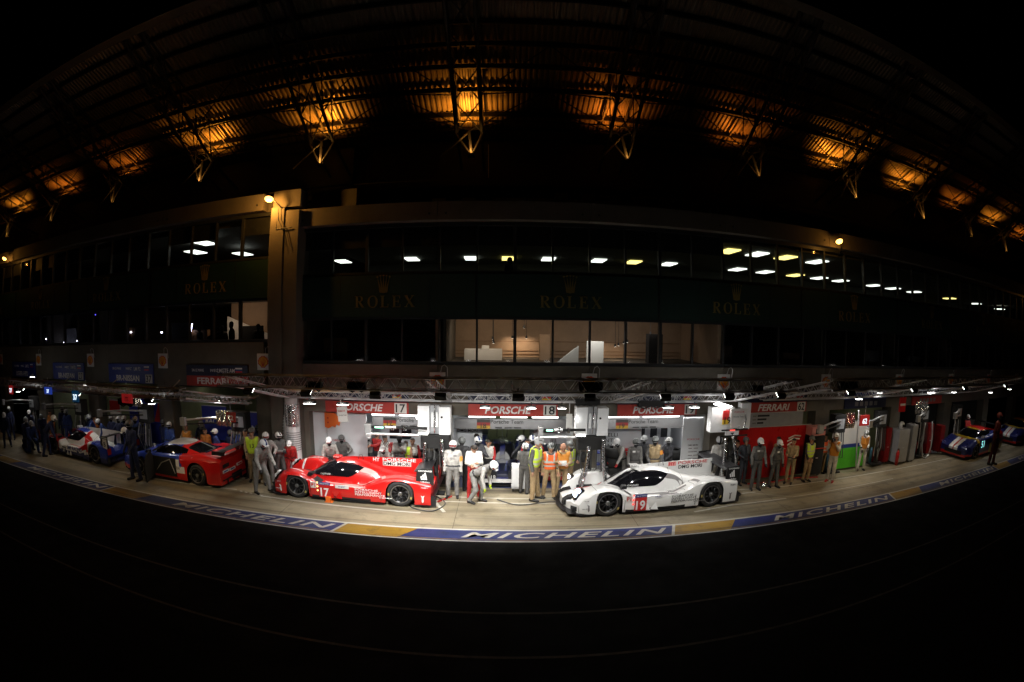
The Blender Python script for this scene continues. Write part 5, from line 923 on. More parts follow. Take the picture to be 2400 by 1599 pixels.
b = MB().prism([(0,.12),(1.1,.16),(1.15,.75),(.75,.95),(.3,.98),(-.05,.7)], 'y', -.02, .02); o = b.obj('open_door', 'matte_black', f72, (1.7,-1.0,.05)); o.rotation_euler = (0,0,R(-62)); MB().box(1.72,-.99,.2,2.75,-.965,.80).obj('door_opening', 'matte_black', f72)
MB().tube([(1.8,-.97,.3),(2.1,-.99,.6),(2.5,-.985,.75),(2.68,-.98,.3)], .02, 6).obj('roll_cage', 'alu', f72)
def liv51(x, y, z, n, a):
    k = np.full(len(x), 2); k = np.where((np.abs(y+.12) < .12) & (x < 1.3), 3, k); k = np.where((np.abs(y-.18) < .13) & (x < 1.3), 3, k); k = np.where((np.abs(y-.02) < .035) & (x < 1.3), 0, k)
    k = np.where((x > 1.0) & (x < 1.3), 4, k); k = np.where((z > 1.1) & (x < 2.0), 4, k); k = np.where((z > 1.0) & (x > 2.0), 0, k); k = np.where((z < .24), 0, k); k = np.where((x > 2.6) & (z < .5), 4, k); k = np.where((x > 3.6) & (z > .6), 0, k)
    return np.where((z < .16) & (n[:, 2] < .5), 5, k)
mat('yellow_gloss', (.4,.27,.015), .3, coat=.5)
f51 = gt('blue striped coupe with glowing number 51', (19.7,12.95,0), R(3), 1.0, ['red_gloss','glass_dark','navy_gloss','white_gloss','yellow_gloss','matte_black'], liv51, '51', 'cyan_digit')
f71 = gt('blue and yellow coupe with glowing number 71 behind the first', (26.2,12.95,0), R(3), 1.0, ['red_gloss','glass_dark','navy_gloss','white_gloss','yellow_gloss','matte_black'], liv51, '71', 'cyan_digit')
# ================================================================== PEOPLE
def nets(g, o, h):
    s = g < 0; nx, ny, nz = g.shape; cs = (nx-1, ny-1, nz-1); acc = np.zeros(cs+(3,)); cnt = np.zeros(cs)
    cor = [(i, j, k) for i in (0,1) for j in (0,1) for k in (0,1)]
    sl = lambda c: tuple(slice(c[a], c[a]+cs[a]) for a in range(3))
    for c in cor:
        for a in range(3):
            if c[a]: continue
            d = list(c); d[a] = 1; A, B = g[sl(c)], g[sl(d)]; m = (A < 0) != (B < 0); t = np.where(m, A/(A-B+1e-12), 0)
            for b in range(3): acc[..., b] += np.where(m, c[b]+(t if b == a else 0), 0)
            cnt += m
    act = cnt > 0; idx = -np.ones(cs, int); idx[act] = np.arange(act.sum())
    V = (np.argwhere(act)+acc[act]/cnt[act][:, None])*h+o; F = []
    for a in range(3):
        b, c = (a+1) % 3, (a+2) % 3
        lo = [slice(1, -1)]*3; lo[a] = slice(0, -1); hi = list(lo); hi[a] = slice(1, None)
        A, B = s[tuple(lo)], s[tuple(hi)]; m = A != B; P_ = np.argwhere(m); off = np.array([1,1,1]); off[a] = 0; P_ = P_+off
        q = []
        for db, dc in ((-1,-1),(0,-1),(0,0),(-1,0)): Q = P_.copy(); Q[:, b] += db; Q[:, c] += dc; q.append(idx[Q[:, 0], Q[:, 1], Q[:, 2]])
        q = np.stack(q, 1); fl = ~A[m]; q[fl] = q[fl][:, ::-1]; F.append(q[(q >= 0).all(1)])
    return V, np.concatenate(F)
def capd(P_, a, b, ra, rb):
    a, b = np.array(a, float), np.array(b, float); d = b-a; t = np.clip(((P_-a)@d)/(d@d+1e-9), 0, 1)
    return np.linalg.norm(P_-(a+t[..., None]*d), axis=-1)-(ra+(rb-ra)*t)
def sdf_mesh(caps, h, k=.022, fold=0, clip=None):
    pts = np.array([c[0] for c in caps]+[c[1] for c in caps]); lo = pts.min(0)-.2; hi = pts.max(0)+.2
    n = np.ceil((hi-lo)/h).astype(int)+1; ax = [lo[i]+h*np.arange(n[i]) for i in range(3)]; G = np.stack(np.meshgrid(*ax, indexing='ij'), -1)
    g = np.full(G.shape[:3], 9.)
    for c in caps:
        a, b, r = np.array(c[0]), np.array(c[1]), max(c[2], c[3])+.09; i0 = np.maximum(0, np.floor((np.minimum(a, b)-r-lo)/h).astype(int)); i1 = np.minimum(n, np.ceil((np.maximum(a, b)+r-lo)/h).astype(int)+1); S = tuple(slice(i0[i], i1[i]) for i in range(3))
        d = capd(G[S], *c[:4]); o = g[S]; q = np.clip(.5+.5*(o-d)/k, 0, 1); g[S] = o*(1-q)+d*q-k*q*(1-q)
    if fold: g += fold*np.sin(G[..., 2]*58+G[..., 0]*31+3*np.sin(G[..., 1]*40))*np.sin(G[..., 0]*47-G[..., 2]*23)
    if clip is not None: g = np.maximum(g, clip(G))
    return nets(g, lo, h)
def mk(name, V, F, mats, idx, parent):
    me = bpy.data.meshes.new(name); me.from_pydata(V.tolist(), [], F.tolist())
    for m in mats: me.materials.append(MATS[m])
    me.polygons.foreach_set('material_index', np.asarray(idx, int)); me.polygons.foreach_set('use_smooth', [True]*len(F)); me.update(); return link(name, me, parent)
for n_, c, r_ in (('skin',(.42,.22,.14),.5),('balaclava',(.012,.012,.014),.8),('hair_dark',(.02,.014,.01),.7),('suit_grey',(.19,.185,.175),.7),('suit_silver',(.36,.35,.33),.6),('suit_dark',(.085,.083,.08),.75),('suit_char',(.05,.052,.06),.75),('suit_navy',(.012,.02,.075),.7),('suit_blue',(.02,.05,.2),.65),('suit_white',(.6,.59,.55),.65),('suit_beige',(.3,.22,.12),.75),('khaki',(.3,.21,.11),.8),('brown',(.045,.036,.028),.8),('suit_red',(.4,.02,.02),.6),('suit_darkred',(.07,.006,.006),.6),('suit_orange',(.45,.15,.025),.7),('jacket_black',(.015,.015,.017),.7),
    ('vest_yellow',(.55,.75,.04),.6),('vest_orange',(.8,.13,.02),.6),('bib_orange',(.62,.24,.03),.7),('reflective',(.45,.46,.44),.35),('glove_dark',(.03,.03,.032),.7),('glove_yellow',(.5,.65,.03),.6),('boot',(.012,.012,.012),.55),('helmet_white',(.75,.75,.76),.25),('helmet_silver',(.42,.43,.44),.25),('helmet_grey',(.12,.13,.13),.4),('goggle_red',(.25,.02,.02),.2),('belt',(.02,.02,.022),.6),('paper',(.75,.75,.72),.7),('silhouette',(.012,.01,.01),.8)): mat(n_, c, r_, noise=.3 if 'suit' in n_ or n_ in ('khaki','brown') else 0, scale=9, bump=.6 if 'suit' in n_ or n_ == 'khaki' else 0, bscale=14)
def helm_mesh(m, stripe=None):
    key = 'helmet_'+m+str(stripe)
    me = bpy.data.meshes.get(key)
    if me: return me
    b = MB(); nu, nv = 22, 12
    P_ = lambda i, j: (math.sin(math.pi*j/nv*.72)*math.sin(2*math.pi*i/nu)*.118, -math.sin(math.pi*j/nv*.72)*math.cos(2*math.pi*i/nu)*.138+.012, math.cos(math.pi*j/nv*.72)*.125+.03)
    for j in range(nv):
        for i in range(nu):
            q = [P_(i,j), P_(i+1,j), P_(i+1,j+1), P_(i,j+1)]; c = [sum(x[k] for x in q)/4 for k in range(3)]
            if c[1] < -.055 and c[2] < .045: continue
            b.add(q, [(0,1,2,3)], 1 if stripe and abs(c[0]) < .028 or stripe == 'camo' and math.sin(c[0]*70+c[2]*40)*math.sin(c[1]*60) > .1 else 0)
    b.add([(.07,-.10,.055),(-.07,-.10,.055),(-.08,-.165,.04),(.08,-.165,.04)], [(0,1,2,3)], 0)
    me = b.mesh(key, [m, 'helmet_grey' if stripe == 'camo' else (stripe or m)], smooth=True, recalc=False)
    bm = bmesh.new(); bm.from_mesh(me); bmesh.ops.remove_doubles(bm, verts=bm.verts, dist=.001); bmesh.ops.recalc_face_normals(bm, faces=bm.faces); bm.to_mesh(me); bm.free(); return me
def goggles_mesh(m):
    me = bpy.data.meshes.get('goggles_'+m)
    if me: return me
    b = MB(); n = 8
    for i in range(n):
        a0, a1 = R(-62+124*i/n), R(-62+124*(i+1)/n); f = lambda a, z, r_: (math.sin(a)*r_, -math.cos(a)*r_*1.05, z)
        b.add([f(a0,-.025,.112), f(a1,-.025,.112), f(a1,.03,.112), f(a0,.03,.112)], [(0,1,2,3)], 0); b.add([f(a0,.03,.114), f(a1,.03,.114), f(a1,.042,.11), f(a0,.042,.11)], [(0,1,2,3)], 1); b.add([f(a0,-.037,.11), f(a1,-.037,.11), f(a1,-.025,.114), f(a0,-.025,.114)], [(0,1,2,3)], 1)
    return b.mesh('goggles_'+m, [m, 'helmet_white'], recalc=False, smooth=True)
def person(label, x, y, z, face, H, torso='suit_grey', legs=None, arms=None, hands='glove_dark', feet='boot', head='balaclava', hair='hair_dark', helmet=None, stripe=None, goggles=None, vest=None, bands=True, belt='belt', armband=None, patch=False,
           lean=0, hp=0, aL=(4,8,12,0), aR=(4,8,12,0), lL=(2,4,4), lR=(2,4,4), tw=0, group=None, res=.024, num=None):
    s = H/1.76; t = thing('person', label, 'person', (x,y,z), R(face), group); t.scale = (s,)*3
    legs = legs or torso; arms = arms or torso
    D_ = (4,8,12,0)
    if aL == D_ and aR == D_ and lean == 0 and head != 'silhouette':
        aL, aR = rng.choice([(D_, D_), (D_, D_), ((-8,34,78,.55), (-8,34,78,.55)), ((24,4,84,.75), (28,4,80,.75)), ((-18,6,30,.3), (-18,6,30,.3)), ((10,10,55,.2), D_), (D_, (30,8,95,.4)), ((2,16,20,0), (-8,34,78,.55))])
    if group == MECH and torso in ('suit_grey','suit_dark') and arms == torso: arms = {'suit_grey':'suit_silver','suit_dark':'suit_grey'}[torso]
    jit = lambda v, *d: tuple(a+rng.uniform(-q, q) for a, q in zip(v, d))
    aL, aR = jit(aL, 7, 4, 9, .06), jit(aR, 7, 4, 9, .06)
    if lean < 20: lL, lR = jit(lL, 6, 4, 3), jit(lR, 6, 4, 3); lean += rng.uniform(-2, 5); hp += rng.uniform(-4, 8); tw = tw or rng.uniform(-10, 10)
    l = R(lean); u = np.array([0,-math.sin(l),math.cos(l)]); f = np.array([0,-math.cos(l),-math.sin(l)]); ex = np.array([math.cos(R(tw)),math.sin(R(tw))*.6,0]) if tw else np.array([1.,0,0])
    hipc = np.array([0,0,.93]); C = []; add = lambda a, b, ra, rb, m: C.append((tuple(a), tuple(b), ra, rb, m))
    T = lambda xx, zz, yy=0: hipc+ex*xx+u*zz-f*yy
    feetz = []; LEGS = []
    for sd, (hf, kf, sp) in ((1, lL), (-1, lR)):
        h0 = hipc+np.array([sd*.095,0,-.03]); a = R(hf); k_ = R(hf-kf); sx = math.sin(R(sp))*sd
        kn = h0+.43*np.array([sx,-math.sin(a),-math.cos(a)]); an = kn+.41*np.array([sx*.4,-math.sin(k_),-math.cos(k_)]); LEGS.append((sd, h0, kn, an, k_)); feetz.append(an[2])
    dz = np.array([0,0,.075-min(feetz)]); hipc = hipc+dz
    for sd, h0, kn, an, k_ in LEGS:
        h0, kn, an = h0+dz, kn+dz, an+dz
        add(h0, kn, .096, .074, legs); add(kn, an+np.array([0,0,.04]), .074, .062, legs)
        tilt = max(0, an[2]-.085); fy = -.17 if tilt < .05 else -.12
        add(an, an+np.array([0,.02,-.01]), .05, .05, feet); add(an+np.array([0,.045,-.03]), an+np.array([sd*.03,fy,-.035-(.0 if tilt < .05 else .08)]), .046, .04, feet)
    add(T(-.075,.02), T(.075,.02), .118, .118, legs)
    for sd in (1,-1): add(T(sd*.06,.08), T(sd*.065,.24), .112, .115, torso); add(T(sd*.075,.24,-.005), T(sd*.09,.42), .122, .112, torso)
    add(T(-.155,.475,.01), T(.155,.475,.01), .072, .072, torso); add(T(0,.5), T(0,.60,-.02), .055, .052, head)
    la = R(lean+hp); uh = np.array([0,-math.sin(la),math.cos(la)]); fh = np.array([0,-math.cos(la),-math.sin(la)]); hc_ = T(0,.58)+uh*.10+fh*.015
    add(hc_-uh*.03, hc_+uh*.035, .086, .094, head); add(hc_-uh*.085+fh*.045, hc_-uh*.07+fh*.06, .042, .036, head); add(hc_-uh*.035+fh*.105, hc_-uh*.01+fh*.095, .017, .012, head)
    for sd in (1,-1): add(hc_+ex*sd*.095-uh*.02, hc_+ex*sd*.1+uh*.012, .014, .014, head)
    fing = MB()
    for sd, (fl, ab, el, inn) in ((1, aL), (-1, aR)):
        s0 = T(sd*.185,.47,.01); a = R(fl); d1 = (-u*math.cos(a)+f*math.sin(a))*math.cos(R(ab))+ex*sd*math.sin(R(ab)); e0 = s0+d1*.29
        a2 = R(fl+el); d2 = (-u*math.cos(a2)+f*math.sin(a2))-ex*sd*inn; d2 /= np.linalg.norm(d2); w0 = e0+d2*.25
        add(s0, e0, .068, .056, arms if not (armband and sd == 1) else arms); add(e0, w0, .056, .044, arms)
        if armband and sd == 1: m0 = s0+d1*.14; add(m0, m0+d1*.08, .07, .068, armband)
        hd = d2*.8-u*.2; hd /= np.linalg.norm(hd); hn = w0+hd*.085; add(w0, hn, .038, .034, hands)
        pv = np.cross(hd, ex); pv /= np.linalg.norm(pv)+1e-9; sv = np.cross(pv, hd)
        for i in range(4):
            r0 = hn+sv*(.036-.024*i)*1.0; L_ = (.062,.07,.066,.052)[i]; p1 = r0+hd*L_*.6+pv*.008*sd; p2 = p1+hd*L_*.35+pv*.03*sd; fing.tube([tuple(r0-hd*.02), tuple(r0+hd*.01), tuple(p1), tuple(p2)], [.011,.0115,.01,.008], 5)
        th = w0+hd*.03+sv*.035; fing.tube([tuple(th-sv*.02), tuple(th+sv*.012+hd*.02), tuple(th+sv*.014+hd*.055)], [.014,.012,.009], 5)
    V, F = sdf_mesh(C, res, fold=.008)
    cen = V[F].mean(1); D = np.stack([capd(cen, *c[:4]) for c in C], 1); near = D.argmin(1)
    names = []; 
    for c in C:
        if c[4] not in names: names.append(c[4])
    for e in (belt, hair, hands, 'balaclava'):
        if e and e not in names: names.append(e)
    ci = np.array([names.index(c[4]) for c in C]); mi = ci[near]
    rel = cen-hipc; tz = rel@u
    if belt: mi = np.where((tz > .055) & (tz < .10) & np.isin(near, [i for i, c in enumerate(C) if c[4] in (torso, legs)]) & (np.abs(rel@ex) < .22), names.index(belt), mi)
    hr = cen-hc_
    if head == 'skin' and hair: mi = np.where((near >= 0) & (np.linalg.norm(hr, axis=1) < .16) & ((hr@uh > .05) | ((hr@fh < -.02) & (hr@uh > -.05))), names.index(hair), mi)
    if head == 'skin': mi = np.where((np.abs(hr@uh-.004) < .014) & (hr@fh > .07) & (np.abs(np.abs(hr@ex)-.034) < .016), names.index('balaclava'), mi)
    nV = len(V); me_v = np.concatenate([V, np.array(fing.v)]); 
    me = bpy.data.meshes.new('body'); me.from_pydata(me_v.tolist(), [], F.tolist()+[tuple(i+nV for i in q) for q in fing.f])
    for m in names: me.materials.append(MATS[m])
    me.polygons.foreach_set('material_index', np.concatenate([mi, np.full(len(fing.f), names.index(hands))]).astype(int)); me.polygons.foreach_set('use_smooth', [True]*len(me.polygons)); me.update(); link('body', me, t)
    Mh = Matrix((Vector(ex), Vector(-fh), Vector(uh))).transposed().to_4x4(); Mh.translation = Vector(hc_)
    if helmet: o = link('helmet', helm_mesh(helmet, stripe), t); o.matrix_local = Mh
    if goggles: o = link('goggles', goggles_mesh(goggles), t); o.matrix_local = Mh @ Matrix.Translation((0,0,.005))
    if vest:
        vc = [(a, b, ra+.024, rb+.024) for (a, b, ra, rb, m) in C if m == torso and abs((np.array(a)-hipc)@ex) < .17 and ra > .07 and (np.array(a)-hipc)@u > .05]
        V2, F2 = sdf_mesh(vc, res, k=.03, clip=lambda G: np.maximum(np.maximum(((G-hipc)@u)-.535, -.01-((G-hipc)@u)), np.maximum(np.abs((G-hipc)@ex)-.215, .0-np.linalg.norm(G-(hipc+u*.58+f*.06), axis=-1)+.125)))
        c2 = V2[F2].mean(1)-hipc; zz = c2@u; k2 = np.zeros(len(F2))
        if bands: k2 = np.where(((zz > .10) & (zz < .15)) | ((zz > .24) & (zz < .29)) | ((np.abs(np.abs(c2@ex)-.11) < .022) & (zz > .29)), 1, 0)
        v = mk('vest', V2, F2, [vest, 'reflective'], k2, t)
        if num: text(num, .13, 'decal_black', v, tuple(hipc+u*.28+f*.165), tuple(ex), tuple(u), bold=.02)
    if patch:
        o_ = hipc+u*.40+f*.128
        for xx, m in ((-.07,'decal_white'),(.07,'decal_grey')): q = o_+ex*xx; MB().add([tuple(q-ex*.05-u*.03), tuple(q+ex*.05-u*.03), tuple(q+ex*.05+u*.03), tuple(q-ex*.05+u*.03)], [(0,1,2,3)]).obj('chest_patch', m, t)
        q = hipc+u*.31+f*.135; text('PORSCHE', .025, 'decal_black', t, tuple(q), tuple(ex), tuple(u), name='chest_lettering')
    return t
W_, G_ = dict(helmet='helmet_white', goggles='goggle_red'), dict(helmet='helmet_grey', stripe='camo', goggles='black')
MECH = 'grey overalls mechanics of the middle team'; BLUE = 'blue overalls crew at left'; MAR = 'track marshals'
# --- middle garage group
person('mechanic in grey overalls and white helmet standing with orange armband', -1.23,13.0,0, 0,1.68, 'suit_silver','suit_grey', patch=True, armband='bib_orange', aL=(4,10,10,0), aR=(4,12,14,0), group=MECH, **W_)
person('dark haired person in cream and red jacket looking down at his hands', -.66,13.12,0, 8,1.62, 'suit_white','suit_red', arms='suit_white', hands='skin', feet='suit_red', head='skin', belt=None, hp=38, aL=(22,6,78,.55), aR=(22,6,78,.55))
person('mechanic in grey overalls bending over with yellow gloves and white helmet', -.62,12.72,0, 62,1.68, 'suit_grey', hands='glove_yellow', lean=62, hp=-5, aL=(52,8,30,.1), aR=(58,8,25,.1), lL=(28,40,6), lR=(18,46,6), group=MECH, **W_)
person('mechanic in black overalls with his back turned left of the middle garage', -1.07,14.0,-.11, 170,1.66, 'jacket_black', helmet='helmet_grey', group=MECH)
person('mechanic in dark blue with white and blue striped helmet by the garage wall', -.64,14.6,-.22, 30,1.66, 'suit_char', helmet='helmet_white', stripe='suit_blue', goggles='black', aL=(30,10,60,.3), group=MECH)
person('bareheaded person in white and red behind the open blue door', -.30,15.0,-.22, 0,1.5, 'suit_white','jacket_black', arms='suit_red', hands='skin', head='skin')
person('person in navy jacket leaning over the cockpit of the blue car', -.42,15.9,-.22, -60,1.6, 'suit_navy', head='skin', hands='skin', lean=28, hp=10, aL=(55,8,30,.2), aR=(55,8,30,.2))
person('mechanic in white topped helmet leaning in from the right of the blue car', 1.0,15.6,-.22, -70,1.56, 'suit_char', helmet='helmet_white', stripe='helmet_grey', goggles='black', lean=25, aL=(50,8,30,.2), aR=(60,8,20,.2), group=MECH)
person('big mechanic in grey overalls seen from behind at the blue car', .78,13.55,-.03, 168,1.54, 'suit_dark', helmet='helmet_white', stripe='camo', aL=(30,12,60,.3), aR=(30,12,60,.3), group=MECH)
person('bareheaded person in bright red top at the back of the middle garage', .95,15.4,-.22, 10,1.45, 'suit_red','jacket_black', hands='skin', head='skin')
person('second bareheaded person in red top, nearer the grey screen', 1.28,15.3,-.22, -10,1.42, 'suit_red','suit_char', hands='skin', head='skin')
person('mechanic in navy with white blue helmet behind the yellow vested marshal', 1.04,14.5,-.2, 0,1.72, 'suit_navy', helmet='helmet_white', stripe='suit_blue', goggles='black', group=MECH)
person('tall marshal in silver helmet and yellow vest standing side on', 1.0,12.96,0, 72,1.84, 'suit_dark','khaki', hands='skin', head='skin', helmet='helmet_silver', vest='vest_yellow', hp=18, aL=(-4,6,22,0), aR=(-4,6,22,0), group=MAR)
person('bearded marshal in grey helmet and orange vest facing forward', 1.45,13.09,0, 6,1.63, 'suit_dark','khaki', arms='khaki', hands='skin', head='skin', helmet='helmet_grey', vest='vest_orange', aL=(6,8,20,0), aR=(4,8,14,0), group=MAR)
m3 = person('bald marshal in orange bib reading a sheet of paper', 1.81,13.15,0, -8,1.64, 'suit_beige','khaki', hands='skin', head='skin', hair=None, vest='bib_orange', bands=False, hp=24, aL=(34,8,72,.45), aR=(34,8,72,.45), group=MAR)
o = MB().add([(-.11,0,0),(.11,0,0),(.11,-.02,.15),(-.11,-.02,.15),(0,-.03,.08)], [(0,1,4),(1,2,4),(2,3,4),(3,0,4)]).obj('paper_sheet', 'paper', None, (1.76,12.77,1.06)); tag(o, 'white sheet of paper in the hands of the bald marshal', 'paper')
person('marshal in dark helmet and yellow vest half hidden by the bald one', 2.03,13.6,-.04, 20,1.62, 'suit_char','khaki', hands='skin', head='skin', helmet='helmet_grey', vest='vest_yellow', hp=15, group=MAR)
# --- crew round the red car
person('mechanic with goggles standing behind the one pushing the red nose', -6.95,13.1,0, 40,1.66, 'suit_grey', patch=True, group=MECH, **W_)
person('mechanic in white helmet with black stripe at the nose of the red car', -6.75,13.6,-.05, 60,1.62, 'suit_dark', helmet='helmet_white', stripe='black', goggles='black', group=MECH)
person('mechanic in grey overalls leaning on the red front fender', -6.85,12.32,0, 62,1.8, 'suit_grey', helmet='helmet_white', stripe='suit_blue', goggles='goggle_red', lean=34, hp=-8, aL=(48,8,22,.1), aR=(40,8,26,.1), lL=(24,18,8), lR=(2,10,6), group=MECH)
person('person in bright red top crouching behind the red nose', -6.5,13.9,-.1, 20,1.45, 'suit_red', hands='skin', head='skin', helmet='helmet_white', lean=25)
person('marshal in orange overalls beside the white column', -6.62,14.55,-.21, 10,1.5, 'suit_orange', hands='skin', head='skin', helmet='helmet_grey', group=MAR)
person('marshal wearing lime vest with 13 behind the red and blue coupe', -7.52,13.24,0, 22,1.72, 'suit_beige','khaki', hands='skin', head='skin', helmet='helmet_grey', vest='vest_yellow', bands=False, num='13', aL=(20,10,60,.3), aR=(10,10,30,.1), group=MAR)
person('man in brown jacket with dark hair behind the lime vest', -7.95,13.6,-.04, -30,1.64, 'brown', hands='skin', head='skin')
person('mechanic in silver overalls leaning over the red windscreen', -5.3,14.45,-.19, 12,1.6, 'suit_silver', arms='suit_silver', armband=None, patch=True, lean=26, hp=-10, aL=(30,14,20,.1), aR=(34,16,15,.1), group=MECH, **W_)
person('mechanic in camouflage helmet standing behind the leaning one', -5.0,14.75,-.22, 14,1.55, 'suit_dark', group=MECH, **G_)
person('mechanic in grey jacket facing left inside the red car garage', -4.2,15.3,-.22, -80,1.46, 'suit_grey','suit_char', helmet='helmet_white', stripe='suit_dark', goggles='black', aL=(40,6,40,.1), aR=(40,6,40,.1), group=MECH)
person('person with dark red sleeve turned away by the monitors', -4.0,15.5,-.22, 150,1.52, 'suit_red','suit_char', hands='skin', head='skin', aL=(20,10,60,.2))
person('man in white and red jacket raising an arm in the garage', -3.58,14.95,-.22, -25,1.56, 'suit_white','jacket_black', arms='suit_red', hands='skin', head='skin', hp=5, aR=(78,30,30,0), aL=(6,14,20,0))
person('mechanic in blue grey overalls touching his face', -3.08,14.75,-.22, -8,1.62, 'suit_grey', head='balaclava', aL=(40,8,125,.3), aR=(6,10,20,0), group=MECH)
person('small person in lime top at the right of the red car garage', -2.92,14.95,-.22, 0,1.4, 'vest_yellow','suit_beige', arms='skin', hands='skin', head='skin')
person('person in red and white shirt with dark trousers by the garage edge', -2.72,15.05,-.22, 10,1.47, 'suit_white','jacket_black', arms='suit_red', hands='skin', head='skin')
person('mechanic in white helmet ducking behind the red shark fin', -3.42,14.5,-.2, -10,1.5, 'suit_grey', lean=42, hp=-25, aL=(50,10,20,0), aR=(50,10,20,0), group=MECH, **W_)
# --- white car garage
person('mechanic in white helmet leaning left over the tyre stack', 3.98,14.75,-.22, -62,1.66, 'suit_grey', helmet='helmet_white', goggles='black', hands='suit_red', lean=26, hp=10, aL=(48,8,22,0), aR=(48,8,22,0), group=MECH)
person('mechanic in dark overalls with camouflage helmet facing forward', 4.24,14.3,-.17, 0,1.6, 'suit_dark', patch=True, group=MECH, **G_)
person('mechanic with silver helmet looking left behind two others', 4.70,14.85,-.22, -40,1.62, 'suit_char', helmet='helmet_silver', goggles='black', group=MECH)
person('broad mechanic in brownish overalls with orange armband', 4.82,14.1,-.13, -12,1.66, 'suit_beige', arms='suit_dark', armband='bib_orange', hands='glove_dark', aR=(10,14,40,.3), group=MECH, **G_)
person('mechanic in dark blue overalls with white helmet facing left', 5.58,14.85,-.22, -68,1.54, 'suit_char', helmet='helmet_white', goggles='black', aL=(20,6,40,.1), aR=(34,6,50,.1), group=MECH)
person('person with red sleeves reaching out between the mechanics', 5.2,15.3,-.22, 70,1.42, 'jacket_black', arms='suit_red', hands='skin', head='skin', aL=(70,8,10,0), aR=(60,8,20,0))
person('mechanic in silver overalls seen from behind at the white tail', 6.8,13.5,-.02, 176,1.62, 'suit_silver', helmet='helmet_white', stripe='black', aL=(2,16,14,0), aR=(2,18,14,0), group=MECH)
person('mechanic in grey overalls with head bowed beside the hose loop', 8.01,12.95,0, -8,1.64, 'suit_dark', helmet='helmet_white', goggles='black', hp=20, patch=True, aL=(6,14,22,0), aR=(6,12,18,0), group=MECH)
person('dark helmeted person just behind the bowed mechanic', 7.83,13.55,-.02, 10,1.55, 'suit_char', head='skin', helmet='helmet_grey')
person('mechanic in grey overalls before the red wall carrying a bag', 8.74,12.95,0, 6,1.56, 'suit_dark', helmet='helmet_white', goggles='black', hp=12, patch=True, aL=(4,14,10,0), aR=(4,18,12,0), group=MECH)
tag(MB().lathe([(.0,0),(.1,.02),(.12,.12),(.07,.22),(.02,.24)], n=12).obj('foil_bag', 'foil', None, (8.33,12.85,.0)), 'crumpled silver bag on the ground between two mechanics', 'bag')
person('man in beige overalls with dark hair looking left', 9.5,13.1,0, -48,1.52, 'suit_beige', hands='skin', head='skin', aL=(22,8,60,.3), aR=(22,8,60,.3))
person('man in tan overalls half hidden behind the beige one', 9.15,13.55,-.02, 15,1.52, 'suit_beige','khaki', hands='skin', head='skin')
person('marshal in bright yellow vest standing before the black cabinet', 10.27,13.1,0, 0,1.56, 'suit_char','khaki', hands='skin', head='skin', helmet='helmet_grey', vest='vest_yellow', hp=10, aL=(6,6,16,.4), aR=(6,6,16,.4), group=MAR)
pc = person('photographer in white racing suit and helmet aiming a camera', 11.16,12.74,0, -58,1.66, 'suit_white', hands='skin', head='skin', helmet='helmet_white', vest='bib_orange', bands=False, feet='suit_red', aL=(52,10,100,.35), aR=(52,10,100,.35))
o = MB().box(-.07,-.04,-.05,.07,.04,.05).lathe([(.04,-.04),(.045,-.18)], 'y', (0,0,0), 14).obj('camera_body', 'black', None, (10.93,12.6,1.47), R(-58)); tag(o, 'black camera held to the face of the photographer in white', 'camera')
person('person in white suit and orange bib looking down, far right', 13.39,13.43,0, -30,1.54, 'suit_white', hands='glove_dark', head='skin', helmet='helmet_white', stripe='camo', vest='bib_orange', bands=False, hp=32, aL=(10,6,40,.3), aR=(10,6,40,.3))
person('tall dark red dressed person standing at the painted strip', 20.7,10.9,0, 10,2.2, 'suit_darkred', hands='glove_dark', head='balaclava', helmet='suit_darkred', aL=(4,8,12,0))
person('dark figure in black beside the slanted tower', 7.55,13.7,-.05, 30,1.5, 'jacket_black', head='skin', hands='skin')
# --- blue crew at left
person('crew member in dark blue overalls standing in front of the coupe', -11.55,11.75,0, -20,2.0, 'suit_navy', aL=(10,10,40,.2), aR=(4,8,14,0), group=BLUE, **G_)
person('crew member with white helmet crouching behind the standing one', -12.75,13.0,0, -10,1.75, 'suit_navy', helmet='helmet_white', goggles='black', lean=30, lL=(60,80,8), lR=(40,75,8), group=BLUE)
person('crew member in mid blue with white helmet by the coupe roof', -11.9,14.35,-.16, 10,1.6, 'suit_blue', helmet='helmet_white', goggles='black', aL=(20,10,60,.3), group=BLUE)
person('marshal with orange bib behind the coupe roof', -11.1,14.45,-.18, 6,1.58, 'suit_beige', hands='skin', head='skin', vest='bib_orange', bands=False, group=MAR)
person('crew member in black with camouflage helmet behind the coupe', -10.35,14.5,-.19, 0,1.64, 'jacket_black', group=BLUE, **G_)
person('person in orange overalls and dark cap near the blue wall', -10.05,14.2,-.14, 12,1.52, 'suit_orange', hands='skin', head='skin')
person('crew member in blue with plain white helmet turned left', -9.5,14.1,-.12, -50,1.52, 'suit_blue', helmet='helmet_white', goggles='black', group=BLUE)
person('crew member in navy seen from behind by the SMP lettering', -9.15,14.5,-.2, 160,1.5, 'suit_navy', helmet='helmet_grey', group=BLUE)
person('crew member in blue right of the SMP lettering', -8.65,14.5,-.2, 20,1.62, 'suit_blue', head='skin', helmet='helmet_grey', aL=(20,8,70,.4), aR=(20,8,70,.4), group=BLUE)
person('marshal in orange with dark cap between the two blue garages', -16.5,14.4,-.18, 15,1.58, 'suit_orange', hands='skin', head='skin', group=MAR)
person('crew member with back turned beside the lit blue panel', -17.5,14.4,-.18, 190,1.52, 'suit_navy', helmet='helmet_grey', group=BLUE)
person('tall crew member in navy with silver helmet at the dim garage', -19.2,14.5,-.2, 30,1.78, 'suit_navy', helmet='helmet_silver', goggles='black', aL=(60,10,60,.2), group=BLUE)
